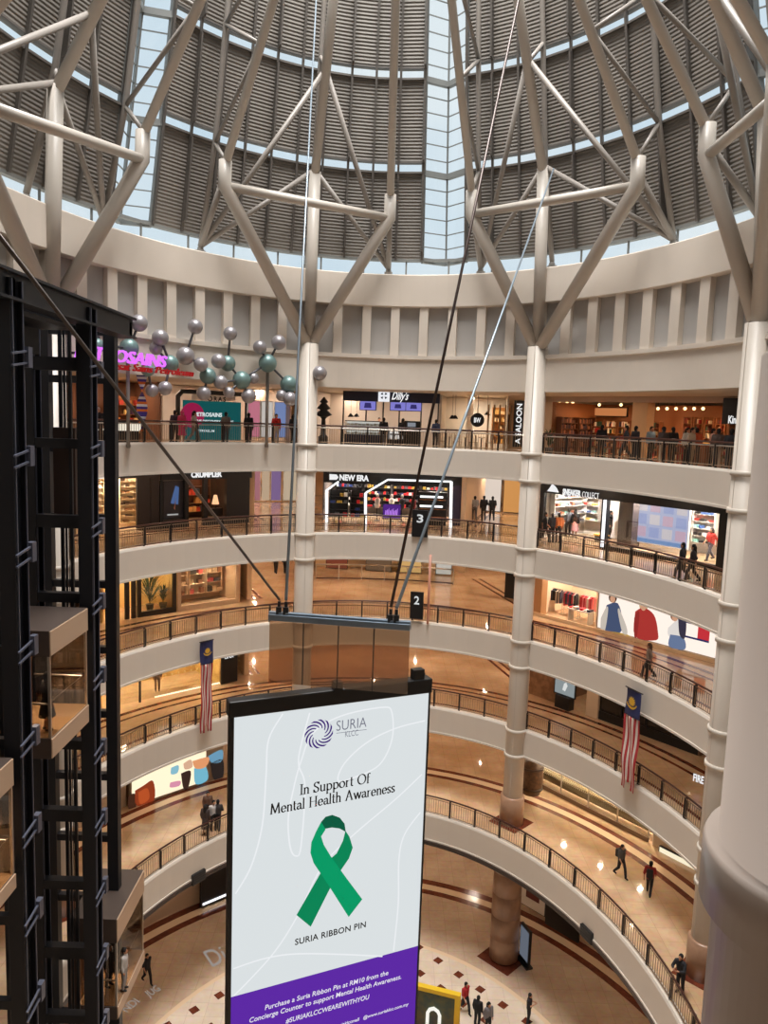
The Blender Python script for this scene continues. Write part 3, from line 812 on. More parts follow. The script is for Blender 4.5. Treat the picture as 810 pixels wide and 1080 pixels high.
cable(shk[0], on_y(-60, 172, 8.5), .028, 'dark cable rising from the bar to the upper left past the lift frame', (92, 84, 80))
cable(shk[1], on_y(334, -10, 38.5), .034, 'pale steel cable running up in front of the left middle column', (150, 164, 176))
cable(shk[2], on_y(549, -10, 22), .036, 'dark brown cable rising steeply from the right end of the bar', (76, 62, 58))
cable(shk[3], on_ring(584, 178, -1.0), .040, 'pale blue grey cable running up to the truss on the right middle column', (150, 164, 176))

# ================================================================ MOLECULE SCULPTURES
def mol(label, atoms, bonds, poles, lev=4):
    base = on_ring(*poles[0], -.65); base.z = Z0 + LV[4]
    t = thing('molecule_sculpture', label, 'sculpture', base, 'molecule sculptures at the science centre')
    P = []
    for i, (x, y, c, r) in enumerate(atoms):
        off = -.55 - .4 * ((i * 37) % 5) / 5
        p = on_ring(80 + x / 3.375, 320 + y / 3.375, off); rr = r / 3.375 / F * (p.y)
        P.append((p, rr))
        MB().ball(p, rr, 24).build('atom', mat('silver_ball', (166, 162, 166), .38, .5) if c == 'S' else mat('teal_ball', (122, 150, 148), .4, .35), t, True)
    for i, j in bonds: MB().path([P[i][0], P[j][0]], .06, 8).build('bond', mat('bond_dark', (96, 96, 100), .4, .5), t, True)
    for (u, v), k in zip(poles, [None] * 9):
        p = on_ring(u, v, -.3); q = on_ring(u, v, .12); MB().path([V((p.x, p.y, Z0 + LV[4] - .1)), p], .085, 10).beam(V((p.x, p.y, Z0 + LV[4])), V((q.x, q.y, Z0 + LV[4])), .22, .12).build('pole', mat('pole_grey', (140, 134, 128), .4, .3), t, True)
    return t


mol('silver and teal molecule sculpture beside the purple sign, close to the lift frame', [(90, 65, 'S', 24), (180, 68, 'S', 19), (225, 70, 'S', 30), (190, 158, 'T', 33), (300, 122, 'S', 29), (285, 160, 'S', 23), (335, 214, 'T', 30), (318, 302, 'S', 25), (270, 310, 'S', 23), (256, 236, 'T', 24), (75, 150, 'T', 26)],
    [(2, 3), (4, 6), (6, 7), (9, 8), (1, 3), (5, 6), (0, 10), (9, 3), (9, 6), (10, 3)], [(134.8, 372)])
mol('silver and teal molecule sculpture with many balls, close to the left middle column', [(390, 187, 'S', 32), (425, 83, 'S', 26), (445, 217, 'S', 25), (470, 258, 'T', 29), (508, 205, 'S', 26), (540, 213, 'T', 28), (550, 107, 'S', 24), (515, 280, 'S', 25), (590, 273, 'T', 32), (545, 317, 'S', 20), (632, 266, 'S', 20), (655, 156, 'S', 24), (722, 139, 'S', 26), (683, 213, 'T', 32), (615, 330, 'S', 26), (758, 288, 'T', 31), (732, 328, 'S', 20), (762, 340, 'S', 25), (455, 320, 'S', 25)],
    [(1, 0), (0, 2), (2, 3), (3, 18), (3, 7), (4, 5), (6, 5), (5, 8), (8, 13), (13, 12), (13, 11), (13, 15), (15, 17), (15, 16), (8, 9), (8, 14), (8, 10), (7, 8)], [(282.4, 383)])
o = MB().ball(on_ring(337, 393.5, -.5), .4, 24).beam(on_ring(337, 393.5, -.5), on_ring(338, 393.5, .02), .06, .06).build('molecule_ball', mat('silver_ball'), None, True)
tag(o, 'single silver ball showing just right of the left middle column', 'sculpture')

# ================================================================ GALLERY LIGHTING (recessed downlights)
WARM = (1.0, .77, .57)
for lev in (4, 3, 2, 1, 0, -1):
    zc = (LV[lev + 1] - FASC - .05) if lev < 4 else zl - .05
    e = 2.9
    na = 11
    for i in range(na):
        a = -1.32 + 2.64 * (i + .5) / na
        area('downlight', rp(a, e, zc), .1, {4: 20, 3: 36, 2: 44, 1: 36, 0: 31, -1: 31}[lev], WARM if lev < 3 else (1, .8, .62))
    for o_, ia in ((8.5, (-.36, -.1, .16, .42)), (14, (-.34, 0, .3)), (19.5, (-.3, .1, .4))):
        for a in ia: area('downlight', rp(a, o_, zc), .12, {4: 40, 3: 105, 2: 108, 1: 90, 0: 66, -1: 66}[lev], WARM if lev < 3 else (1, .8, .62))
M_PIER = mat('shop_pier', (206, 184, 158), .5)


def wallstrip(lev, a0, a1, off, m=None, h=None, name='wall_shopfront'):
    z = LV[lev]; top = z + (h or ((LV.get(lev + 1, 99) - FASC - z) if lev < 4 else zl - z))
    return struct(MB().ringstrip(a0, a1, [(off, z), (off + .25, z), (off + .25, top), (off, top)], max(1, int(abs(a1 - a0) * 14))).build(name, m or M_PIER))


class Front:
    """a straight shop front standing on a gallery: x along it, y away from the atrium, z up from its floor"""
    def __init__(s, lev, uL, uR, v, off):
        s.lev = lev; s.z = Z0 + LV[lev]
        p, q = on_ring(uL, v, off), on_ring(uR, v, off)
        s.p = V((p.x, p.y, 0)); s.ex = (V((q.x, q.y, 0)) - s.p); s.W = s.ex.length; s.ex.normalize()
        s.ey = V((-s.ex.y, s.ex.x, 0)); s.n = -s.ey
        if s.ey.dot(s.p - V((CX, CY, 0))) < 0: s.ey = -s.ey
        s.H = (LV[lev + 1] - FASC - LV[lev]) if lev < 4 else zl - LV[4]

    def T(s, x, y, z): return s.p + s.ex * x + s.ey * y + V((0, 0, s.z + z))

    def px(s, u, v, y=0.0):
        d = ray(u, v); o = s.p + s.ey * y
        t = o.dot(s.ey) / d.dot(s.ey); q = d * t
        return (q - o).dot(s.ex), q.z + Z0 - s.z

    def rect(s, u0, v0, u1, v1, y=0.0):      # pixel corners (top-left, bottom-right)
        a, b = s.px(u0, v0, y), s.px(u1, v1, y)
        return min(a[0], b[0]), max(a[0], b[0]), min(a[1], b[1]), max(a[1], b[1])

    def box(s, name, m, x0, x1, y0, y1, z0, z1, parent=None, bevel=0): return MB().box(x0, x1, y0, y1, z0, z1, s.T).build(name, m, parent, bevel=bevel)

    def thing(s, name, label, cat, x, y, z=0, group=None): return thing(name, label, cat, s.T(x, y, z), group)

    def text(s, txt, m, u0, v0, u1, v1, hpx, y=-.03, bold=0.0, shear=0.0, parent=None, name='lettering', space=1.0):
        (xa, za), (xb, zb) = s.px(u0, v0, y), s.px(u1, v1, y)
        h = abs(s.px(u0, v0, y)[1] - s.px(u0, v0 + hpx, y)[1])
        return text_mesh(name, txt, m, s.T(xa, y, (za + zb) / 2), s.ex, (0, 0, 1), abs(xb - xa), h, bold, .02, shear, parent, space)

    def shell(s, x0, x1, D, m, lamp, power, color=(1, .82, .62), y0=.02, H=None):
        H = H or s.H - .06
        b = MB().box(x0, x1, D, D + .1, 0, H, s.T).box(x0 - .1, x0, y0, D + .1, 0, H, s.T).box(x1, x1 + .1, y0, D + .1, 0, H, s.T)
        struct(b.build('wall_shop', m))
        n = max(1, round((x1 - x0) / 3.2))
        for i in range(n): area('shop_lamp', s.T(x0 + (x1 - x0) * (i + .5) / n, D * .45, H - .06), .22, power / n, color)


def panel(F_, name, label, cat, x0, x1, z0, z1, y, m, edge=M_BLK, d=.12, group=None):
    t = F_.thing(name, label, cat, (x0 + x1) / 2, y, z0, group)
    F_.box('case', edge, x0 - .04, x1 + .04, y, y + d, z0 - .04, z1 + .04, t)
    F_.box('face', m, x0, x1, y - .015, y, z0, z1, t)
    return t


def flat(F_, name, m, pts, y, parent, D=.006):   # coloured flat shape on a panel, pts are (x, z)
    return MB().poly([F_.T(x, y, z) for x, z in pts], F_.ey * D).build(name, m, parent)


def shelves(F_, label, x0, x1, y, z0, z1, n, pal, seed=1, depth=.35, frame=None, fill=.85, gw=(.05, .22), gh=.7, group=None, name='display_shelf', lit=0, cat='shelf'):
    rnd = random.Random(seed)
    t = F_.thing(name, label, cat, (x0 + x1) / 2, y, z0, group)
    fm = frame or mat('shelf_pale', (214, 198, 176), .5)
    F_.box('back_panel', fm, x0, x1, y + depth - .03, y + depth, z0, z1, t)
    for xx in (x0, x1 - .04): F_.box('side', fm, xx, xx + .04, y, y + depth - .03, z0, z1, t)
    dz = (z1 - z0) / n
    g = MB(); ms = [mat('goods_%d_%d_%d' % c, c, .5) for c in pal]
    for k in range(n):
        F_.box('shelf', fm, x0 + .04, x1 - .04, y, y + depth - .03, z0 + k * dz, z0 + k * dz + .03, t)
        x = x0 + .08
        while x < x1 - .25:
            wd = rnd.uniform(*gw); hh = dz * gh * rnd.uniform(.55, 1)
            if rnd.random() < fill:
                g.k = rnd.randrange(len(ms)); g.box(x, x + wd * .9, y + .04, y + depth * .8, z0 + k * dz + .03, z0 + k * dz + .03 + hh, F_.T)
            x += wd * rnd.choice((1, 1, 1.25))
    o = g.build('goods', ms, t); o['kind'] = 'stuff'
    return t


def rack(F_, label, x0, x1, y, pal, seed=1, h=1.5, group=None):
    rnd = random.Random(seed)
    t = F_.thing('clothes_rack', label, 'clothes rack', (x0 + x1) / 2, y, 0, group); st = mat('satin_steel', (196, 188, 178), .3, .8)
    MB().path([F_.T(x0, y, h), F_.T(x1, y, h)], .02, 6).build('rail', st, t)
    for x in (x0, x1): MB().path([F_.T(x, y, h), F_.T(x, y, .02)], .02, 6).path([F_.T(x, y - .25, .03), F_.T(x, y + .25, .03)], .025, 6).build('leg', st, t)
    x = x0 + .08
    while x < x1 - .1:
        c = rnd.choice(pal); wd = rnd.uniform(.07, .13); l_ = rnd.uniform(.65, .95)
        MB().box(x, x + wd * .8, y - .22, y + .22, h - l_, h - .12, F_.T).box(x + wd * .2, x + wd * .6, y - .1, y + .1, h - .12, h - .04, F_.T).build('garment', mat('cloth_%d_%d_%d' % c, c, .8), t)
        x += wd
    return t


# ================================================================ PEOPLE
def capsules(b, L_, n=12):
    for (p, q, r1, r2) in L_:
        b.path([p, q], r1, n, True, [r1, r2]); b.ball(p, r1, n); b.ball(q, r2, n)


def remeshed(name, b, vox):
    me = bpy.data.meshes.new(name); me.from_pydata(b.v, [], b.f); me.validate()
    o = bpy.data.objects.new('tmp', me); COL.objects.link(o)
    r = o.modifiers.new('r', 'REMESH'); r.mode = 'VOXEL'; r.voxel_size = vox; r.use_smooth_shade = True
    s_ = o.modifiers.new('s', 'SMOOTH'); s_.factor = .5; s_.iterations = 3
    e = bpy.data.meshes.new_from_object(o.evaluated_get(bpy.context.evaluated_depsgraph_get())); e.name = name
    bpy.data.objects.remove(o); bpy.data.meshes.remove(me)
    e.materials.clear(); e.materials.append(None)
    e.polygons.foreach_set('use_smooth', [True] * len(e.polygons))
    return e


def figure(pose):
    """front is -Y, height 1.70; returns the meshes of one pose"""
    hip, sh = .94, 1.40; lean = 0.0
    P = {}
    for s in (-1, 1):
        P[s] = dict(hip=V((.09 * s, 0, hip)), knee=V((.1 * s, -.02, .50)), ank=V((.1 * s, .03, .085)), shl=V((.19 * s, 0, sh)), elb=V((.24 * s, .03, 1.12)), wri=V((.23 * s, -.05, .86)))
    if pose == 'walk':
        P[1].update(knee=V((.09, -.2, .52)), ank=V((.09, -.27, .10))); P[-1].update(knee=V((-.09, .06, .50)), ank=V((-.09, .33, .17)))
        P[1].update(elb=V((.25, .14, 1.14)), wri=V((.24, .13, .88))); P[-1].update(elb=V((-.25, -.06, 1.13)), wri=V((-.23, -.24, .93)))
    if pose == 'lean':
        for s in (-1, 1): P[s].update(shl=V((.19 * s, -.12, 1.36)), elb=V((.25 * s, -.26, 1.14)), wri=V((.12 * s, -.42, 1.16)))
        lean = -.12
    if pose == 'phone':
        P[1].update(elb=V((.25, .0, 1.12)), wri=V((.1, -.26, 1.22))); P[-1].update(elb=V((-.25, -.02, 1.12)), wri=V((-.05, -.27, 1.2)))
    if pose == 'stride':
        P[1].update(knee=V((.08, -.14, .52)), ank=V((.07, -.12, .09))); P[-1].update(knee=V((-.09, .02, .5)), ank=V((-.1, .22, .13)))
        P[-1].update(elb=V((-.26, .0, 1.14)), wri=V((-.2, -.22, 1.05)))
    ch = V((0, lean * .8, 1.22)); nk = V((0, lean, 1.45)); hd = V((0, lean - .03, 1.585))
    body = MB(); top = MB(); trs = MB(); shoe = {-1: MB(), 1: MB()}; hair = MB()
    capsules(body, [(V((0, 0, hip)), ch, .09, .085), (ch, V((0, lean, 1.36)), .085, .075), (V((0, lean, 1.36)), V((0, lean - .02, 1.52)), .055, .05)])
    body.ball(hd, .1, 20, (.80, .95, 1.18)); body.ball(hd + V((0, -.095, -.015)), .018, 8, (1, 1.1, 1.6)); body.ball(hd + V((0, -.06, -.085)), .04, 8)
    for s in (-1, 1): body.ball(hd + V((.082 * s, .01, -.01)), .024, 8, (.5, 1, 1.3))
    capsules(top, [(V((-.07, 0, hip - .02)), V((-.07, lean * .7, 1.3)), .12, .135), (V((.07, 0, hip - .02)), V((.07, lean * .7, 1.3)), .12, .135), (V((-.13, lean, 1.37)), V((.13, lean, 1.37)), .085, .085), (V((0, lean + .01, 1.38)), V((0, lean, 1.455)), .1, .075)])
    capsules(trs, [(V((-.06, 0, hip)), V((.06, 0, hip)), .13, .13)])
    for s in (-1, 1):
        d = P[s]
        capsules(body, [(d['shl'], d['elb'], .05, .042), (d['elb'], d['wri'], .04, .028), (d['hip'], d['knee'], .08, .055), (d['knee'], d['ank'], .055, .04)])
        fw = (d['wri'] - d['elb']).normalized(); pm = d['wri'] + fw * .06
        capsules(body, [(d['wri'], pm, .03, .036)], 8)
        sd = V((1, 0, 0)) if abs(fw.x) < .8 else V((0, 1, 0)); lt = fw.cross(sd).normalized()
        for k, ln in enumerate((.062, .072, .068, .052)):
            b0 = pm + fw * .02 + lt * (.024 - .016 * k); b1 = b0 + fw * ln * .55; capsules(body, [(b0, b1, .0095, .009), (b1, b1 + fw * ln * .4 - sd * s * .018, .009, .008)], 6)
        capsules(body, [(d['wri'] + fw * .02 + lt * .03, d['wri'] + fw * .075 + lt * .055, .012, .009)], 6)
        capsules(top, [(d['shl'], d['elb'], .068, .06), (d['elb'], d['elb'] + (d['wri'] - d['elb']) * (.15 if pose in ('phone', 'walk') else .85), .058, .046)])
        capsules(trs, [(d['hip'], d['knee'], .1, .075), (d['knee'], d['ank'] + V((0, 0, .02)), .075, .06)])
        a = d['ank']; capsules(shoe[s], [(a + V((0, .03, -.035)), a + V((0, -.13, -.045)), .045, .042)])
    hair.ball(hd + V((0, .022, .03)), .108, 20, (.86, .95, 1.05)); hair.ball(hd + V((0, .06, -.03)), .075, 14, (1.05, .8, 1.25))
    lhair = MB(); lhair.ball(hd + V((0, .022, .03)), .11, 20, (.88, .95, 1.05)); capsules(lhair, [(hd + V((-.03, .07, 0)), hd + V((-.04, .1, -.3)), .08, .06), (hd + V((.03, .07, 0)), hd + V((.04, .1, -.3)), .08, .06)])
    skirt = MB().lathe([(.13, hip + .05), (.16, hip - .08), (.2, .62), (.24, .42)], (0, 0), 20)
    return dict(body=remeshed('body_' + pose, body, .011), top=remeshed('top_' + pose, top, .018), trousers=remeshed('trousers_' + pose, trs, .018), left_shoe=remeshed('left_shoe_' + pose, shoe[1], .016), right_shoe=remeshed('right_shoe_' + pose, shoe[-1], .016), hair=remeshed('hair_' + pose, hair, .014), long_hair=remeshed('long_hair_' + pose, lhair, .016), skirt=remeshed('skirt_' + pose, skirt, .02))


FIG = {}
PIX = {}


def person(label, pos, face, pose, top, low, hair=(22, 18, 18), skin=(186, 134, 104), h=1.68, longhair=False, skirt=False, bag=None, group=None, scarf=None):
    if pose not in FIG: FIG[pose] = figure(pose)
    f = FIG[pose]
    r = thing('person', label, 'person', pos, group); r.rotation_euler = (0, 0, face); k = h / 1.7; r.scale = (k, k, k)
    def add(nm, key, c, rough=.8):
        o = bpy.data.objects.new(nm, f[key]); COL.objects.link(o); o.parent = r
        o.material_slots[0].link = 'OBJECT'; o.material_slots[0].material = mat('p_%d_%d_%d' % c, c, rough)
        return o
    add('body', 'body', skin, .6); add('top', 'top', top); add('skirt' if skirt else 'trousers', 'skirt' if skirt else 'trousers', low)
    add('shoe', 'left_shoe', (34, 32, 34)); add('shoe', 'right_shoe', (34, 32, 34)); add('hair', 'long_hair' if longhair else 'hair', scarf or hair)
    if bag:
        b = MB().box(-.15, .15, .12, .30, 1.0, 1.4); o = b.build('backpack', mat('p_%d_%d_%d' % bag, bag, .7), None, bevel=.04); o.parent = r
    return r


def pf(label, u, v, lev, *a, **k):            # stand a person on a gallery floor
    p = on_floor(u, v, lev); return person(label, p, *a, **k)


def pr(label, u, lev, off, *a, v0=None, **k):          # at an offset behind the gallery edge
    v = {4: 470, 3: 560, 2: 650, 1: 750, 0: 870}[lev]
    q = on_ring(u, v0 or v, off); return person(label, V((q.x, q.y, Z0 + LV[lev])), *a, **k)

# ================================================================ TOP FLOOR, RIGHT: BOOKSHOP
BOOKP = [(150, 60, 40), (196, 150, 90), (222, 200, 160), (90, 50, 40), (40, 60, 90), (176, 40, 36), (230, 220, 200), (60, 90, 70)]
Fk = Front(4, 574, 776, 450, 5.6)
M_BW = mat('bookshop_wood', (150, 92, 52), .5)
Fk.shell(.5, Fk.W - .4, 4.4, mat('bookshop_wall', (168, 108, 66), .6), 0, 190, (1, .68, .42), H=2.95)
struct(Fk.box('wall_header', mat('bookshop_header', (196, 176, 158), .5), 0, Fk.W, 0, .2, 2.95, Fk.H))
struct(Fk.box('wall_pier', M_PIER, -.2, .5, 0, .4, 0, Fk.H))
xm, _ = Fk.px(674, 440); struct(Fk.box('wall_pier', mat('bookshop_pier', (226, 190, 146), .5), xm - .55, xm + .35, .2, .9, 0, 2.95))
nx = 5; xs0, xs1 = .7, xm - .8
for i in range(nx):
    a = xs0 + (xs1 - xs0) * i / nx; shelves(Fk, 'tall brown bookcase packed with books in the left half of the bookshop', a, a + (xs1 - xs0) / nx - .1, 3.6, 0, 2.0, 5, BOOKP, 10 + i, .4, M_BW, .95, (.04, .1), .8, 'bookcases in the left half of the bookshop', 'bookcase', cat='bookcase')
xs0, xs1 = xm + .6, Fk.W - 1.5
for i in range(nx):
    a = xs0 + (xs1 - xs0) * i / nx; shelves(Fk, 'tall brown bookcase packed with books in the right half of the bookshop', a, a + (xs1 - xs0) / nx - .1, 3.4, 0, 2.3, 6, BOOKP, 20 + i, .4, M_BW, .95, (.04, .1), .8, 'bookcases in the right half of the bookshop', 'bookcase', cat='bookcase')
for i in range(3):
    a = xm + 1.2 + i * 2.0
    shelves(Fk, 'low bookcase along the front of the bookshop, %s' % ('beside the pier', 'in the middle', 'nearest the sign')[i], a, a + 1.5, 1.3, 0, 1.15, 3, BOOKP, 40 + i, .4, M_BW, .95, (.04, .1), .8, None, 'bookcase', cat='bookcase')
def pendant(F_, x, y, z, label, group, m=None, r=.09, top=None):
    t = F_.thing('pendant_lamp', label, 'lamp', x, y, z, group)
    MB().ball(F_.T(x, y, z), r, 12).build('globe', m or emis('lamp_globe_warm', (255, 214, 150), 3.0), t, True)
    MB().path([F_.T(x, y, z + r), F_.T(x, y, top or F_.H)], .012, 6).build('cord', M_BLK, t)
for i, u in enumerate((590, 598, 604, 632, 655)):
    x, z = Fk.px(u, 425 if i < 3 else 427, 2.2); pendant(Fk, x, 2.2, z, 'small warm pendant lamp in the left half of the bookshop', 'pendant lamps in the left half of the bookshop')
for i in range(6):
    x, z = Fk.px(694 + 9.5 * i, 431, 2.6); pendant(Fk, x, 2.6, z, 'small warm pendant lamp in the right half of the bookshop', 'pendant lamps in the right half of the bookshop')
def side_wall(F_, x, y0):                     # the left inner wall of a shop, as a front of its own
    S = Front.__new__(Front); S.lev, S.z, S.H = F_.lev, F_.z, F_.H
    S.p = F_.T(x, y0, 0); S.p.z = 0; S.ex, S.ey = F_.ey.copy(), -F_.ex; S.n = -S.ey; S.W = 4.0
    return S
Sk = side_wall(Fk, .95, .3)
for i in range(2): shelves(Sk, 'tall bookcase of dark spines along the left inner wall of the bookshop', .1 + i * 1.7, 1.7 + i * 1.7, .0, 0, 2.1, 6, [(96, 54, 40), (130, 80, 50), (70, 46, 40), (150, 100, 70), (60, 50, 60)], 90 + i, .4, mat('bookcase_dark', (96, 56, 34), .5), .97, (.04, .1), .85, 'bookcases along the left inner wall of the bookshop', 'bookcase', cat='bookcase')
x0, x1, z0, z1 = Fk.rect(588, 415, 662, 425, 4.3); t = panel(Fk, 'wall_light', 'long glowing orange strip high on the left bookshop wall', 'light', x0, x1, 1.98 + .3, 2.75, 4.25, emis('orange_strip', (206, 130, 78), .8))
x0, x1, z0, z1 = Fk.rect(766.5, 421, 786, 447); t = panel(Fk, 'shop_sign', 'black hanging sign with white lettering at the right end of the bookshop', 'sign', x0, x1 + 2.2, z0, z1, -.25, M_BLK)
Fk.text('Kinokuniya', emis('sign_white', (240, 240, 240), 1), 768, 446, 797, 447.4, 8, -.28, .02, parent=t)
x, z = Fk.px(580, 470, -4.6)
def plant(F_, x, y, label, h=1.5, seed=3):
    t = F_.thing('potted_plant', label, 'plant', x, y); rnd = random.Random(seed)
    c = F_.T(x, y, 0); MB().lathe([(.16, c.z), (.24, c.z + .42), (.2, c.z + .42)], (c.x, c.y), 16).build('pot', mat('plant_pot', (60, 54, 50), .5), t, True)
    b = MB()
    for i in range(46):
        a = rnd.uniform(0, 2 * pi); l_ = rnd.uniform(.4, .75) * h * .6; e = rnd.uniform(.5, 1.35); z = .42 + rnd.random() * h * .35
        p = V((cos(a) * .04, sin(a) * .04, z)); q = p + V((cos(a) * cos(e), sin(a) * cos(e), sin(e))) * l_; s = V((-sin(a), cos(a), 0)) * .05
        mid = (p + q) / 2 + V((0, 0, .08))
        b.add([c + p, c + mid - s, c + q - V((0, 0, .06)), c + mid + s], [(0, 1, 2, 3)])
    o = b.build('foliage', mat('foliage_green', (52, 74, 40), .6), t); o['kind'] = 'stuff'
    MB().path([c + V((0, 0, .3)), c + V((0, 0, .42 + h * .4))], .025, 6).build('stem', mat('stem', (80, 62, 44), .7), t)
p_ = on_ring(580, 455, .9); d_ = p_ - Fk.p; plant(Fk, d_.dot(Fk.ex), d_.dot(Fk.ey), 'leafy potted plant at the left end of the top floor railing by the bookshop')
UP = 0.0
BLUE = (54, 66, 90); DK = (30, 30, 36); WH = (214, 210, 204); GY = (110, 108, 108)
pr('person in dark top standing behind the railing at the left of the bookshop', 634, 4, 1.6, 2.6, 'stand', DK, DK)
pr('person in black striding along the railing in front of the bookshop', 660, 4, .8, -2.0, 'walk', DK, DK)
pr('person in dark grey close behind the striding person by the bookshop', 669.5, 4, 1.3, 2.0, 'stand', (58, 58, 66), (40, 40, 48))
pr('person in pale blue top beside the bookshop pier', 686, 4, 2.2, .4, 'stand', (150, 176, 196), DK)
pr('person in pale trousers at the railing right of the bookshop pier', 699, 4, .9, 3.4, 'stand', (70, 60, 58), (176, 150, 124))
pr('person in black looking into the right half of the bookshop', 709, 4, 2.6, 3.2, 'stand', DK, DK)
pr('person in white top among the group in front of the right bookshop half', 724, 4, 2.4, .5, 'stand', WH, DK, longhair=True)
pr('person in beige clothes among the group in front of the right bookshop half', 729, 4, 1.0, .7, 'stand', (186, 160, 136), (180, 156, 130))
pr('person in orange top among the group in front of the right bookshop half', 734, 4, 2.8, 2.9, 'stand', (190, 84, 44), (84, 66, 60))
pr('person in pale pink top at the lit counter of the bookshop', 751, 4, 2.4, 1.2, 'stand', (222, 176, 166), DK)
pr('person in tan trousers beside the bookshop end pier', 757, 4, .9, 2.6, 'stand', (96, 78, 70), (168, 140, 116))
pr('person in black at the far right end of the top floor railing', 771, 4, .8, 2.5, 'stand', DK, DK)
xa, xb = Fk.px(734, 452, .9)[0], Fk.px(746, 452, .9)[0]; t = Fk.thing('display_counter', 'counter with a glowing orange top in the right half of the bookshop', 'counter', (xa + xb) / 2, 1.1)
Fk.box('body', M_BW, xa, xb, .9, 1.4, 0, .95, t); Fk.box('top', emis('lit_counter', (255, 170, 80), 1.3), xa, xb, .9, 1.4, .95, 1.05, t)
# ---- THIRD FLOOR, RIGHT: SNEAKER SHOP
Fs = Front(3, 566, 773, 560, 4.8)
M_SW = mat('shop_white', (236, 230, 224), .5)
Fs.shell(.35, Fs.W - .5, 4.0, M_SW, 0, 1300, (1, .9, .82), H=3.3)
Ss = side_wall(Fs, .75, .3)
shelves(Ss, 'white wall shelf of sneakers along the left inner wall of the sneaker shop', .3, 3.3, 0, .8, 2.8, 4, [(230, 228, 226), (150, 200, 190), (200, 120, 90), (120, 120, 130)], 4, .35, M_SW, .75, (.2, .34), .4)
Ss.box('wall_light', emis('strip_white', (250, 250, 255), 1.6), .3, 3.3, .0, .05, 2.85, 2.95, bpy.data.objects[[o.name for o in bpy.data.objects if o.name.startswith('display_shelf')][-1]])
t = Fs.thing('storefront', 'black framed sneaker shop front with two wide windows', 'shop front', Fs.W / 2, 0)
H3 = Fs.H - .02
x1a, z1a = Fs.px(575, 521); x1b, _ = Fs.px(634, 560); x2a, _ = Fs.px(640, 560); x2b, _ = Fs.px(758, 570); zh = (Fs.px(600, 524)[1] + Fs.px(720, 535)[1]) / 2
zs = (Fs.px(640, 575)[1] + Fs.px(757, 597)[1]) / 2
Fs.box('header', M_BLK, 0, Fs.W, -.1, .15, zh, H3, t)
Fs.box('jamb', M_BLK, 0, x1a, -.1, .15, 0, zh, t); Fs.box('jamb', M_BLK, x2b, Fs.W, -.1, .15, 0, zh, t); Fs.box('mullion', M_BLK, x1b, x2a, -.1, .15, 0, zh, t)
Fs.box('sill', M_BLK, x2a, x2b, -.1, .15, 0, max(zs, .15), t)
Fs.box('light_strip', emis('strip_white', (250, 250, 255), 1.6), x1b + .12, x1b + .3, -.13, -.1, .1, zh, t)
Fs.box('window_glass', M_GLASS, x1a, x1b, .02, .04, .02, zh, t); Fs.box('window_glass', M_GLASS, x2a, x2b, .02, .04, max(zs, .15), zh, t)
sg = emis('sign_white', (240, 240, 240), 1)
Fs.text('SNEAKER', sg, 593.5, 521, 612.5, 524, 6.2, -.13, .05, parent=t); Fs.text('COLLECT', sg, 614, 524.3, 631.5, 526.6, 6.2, -.13, -.01, parent=t)
MB().poly([Fs.T(x, -.13, z) for x, z in [Fs.px(*q, -.13) for q in ((577, 518), (589, 519.5), (587, 515), (584.5, 512), (582, 510.5), (580, 514))]], Fs.ey * .03).build('logo', sg, t)
shoes_p = [(230, 228, 226), (40, 40, 44), (190, 60, 50), (70, 100, 160), (226, 180, 80), (150, 200, 190)]
xa, xb = Fs.px(590, 540, 3.6)[0], Fs.px(632, 540, 3.6)[0]
shelves(Fs, 'white wall shelf of sneakers behind the left window', xa, xb, 3.5, .9, 2.7, 4, shoes_p, 3, .4, M_SW, .8, (.2, .34), .35)
xa, xb = Fs.px(728, 560, 3.2)[0], Fs.px(752, 560, 3.2)[0]
shelves(Fs, 'pale wall shelf of sneakers behind the right end of the wide window', xa, xb, 3.3, .6, 2.9, 6, shoes_p, 5, .4, M_SW, .8, (.2, .34), .45)
x0, x1, z0, z1 = Fs.rect(672, 529, 724, 580, 2.2)
t = panel(Fs, 'video_wall', 'large pale blue and pink video wall inside the sneaker shop', 'screen', x0, x1, .35, 2.9, 2.2, emis('video_blue', (196, 200, 236), 1.0), M_SW)
for i in range(4):
    for j in range(3):
        xx = x0 + (x1 - x0) * (i + .12) / 4; zz = .6 + 2.1 * (j + .12) / 3
        flat(Fs, 'tile', emis('video_tile_%d' % ((i + j) % 3), [(226, 190, 214), (176, 186, 236), (236, 224, 232)][(i + j) % 3], .95), [(xx, zz), (xx + (x1 - x0) * .19, zz), (xx + (x1 - x0) * .19, zz + .55), (xx, zz + .55)], 2.17, t)
flat(Fs, 'stripe', emis('video_floor', (132, 168, 226), .9), [(x0, .36), (x1, .36), (x1, .58), (x0, .58)], 2.17, t)
xa = Fs.px(661, 560, 1.8)[0]
struct(Fs.box('column', mat('mirror_dark_column', (96, 86, 84), .2, .5), xa - .45, xa + .45, 1.6, 2.4, 0, 3.2))
def bench(F_, x0, x1, y, label, c=(236, 180, 70)):
    t = F_.thing('bench', label, 'bench', (x0 + x1) / 2, y); F_.box('seat', mat('bench_%d' % c[0], c, .6), x0, x1, y, y + .5, .38, .48, t, .02)
    for x in (x0 + .05, x1 - .12): F_.box('leg', M_BLK, x, x + .07, y + .05, y + .45, 0, .38, t)
bench(Fs, Fs.px(627, 565, 1.6)[0], Fs.px(634, 565, 1.6)[0] + .3, 1.5, 'small yellow bench behind the left shop window')
pr('person in dark jacket entering the sneaker shop at far left', 582, 3, 3.3, 3.4, 'stand', (40, 40, 48), DK)
pr('person in orange top entering the sneaker shop', 589, 3, 3.6, 3.2, 'stand', (206, 120, 70), DK)
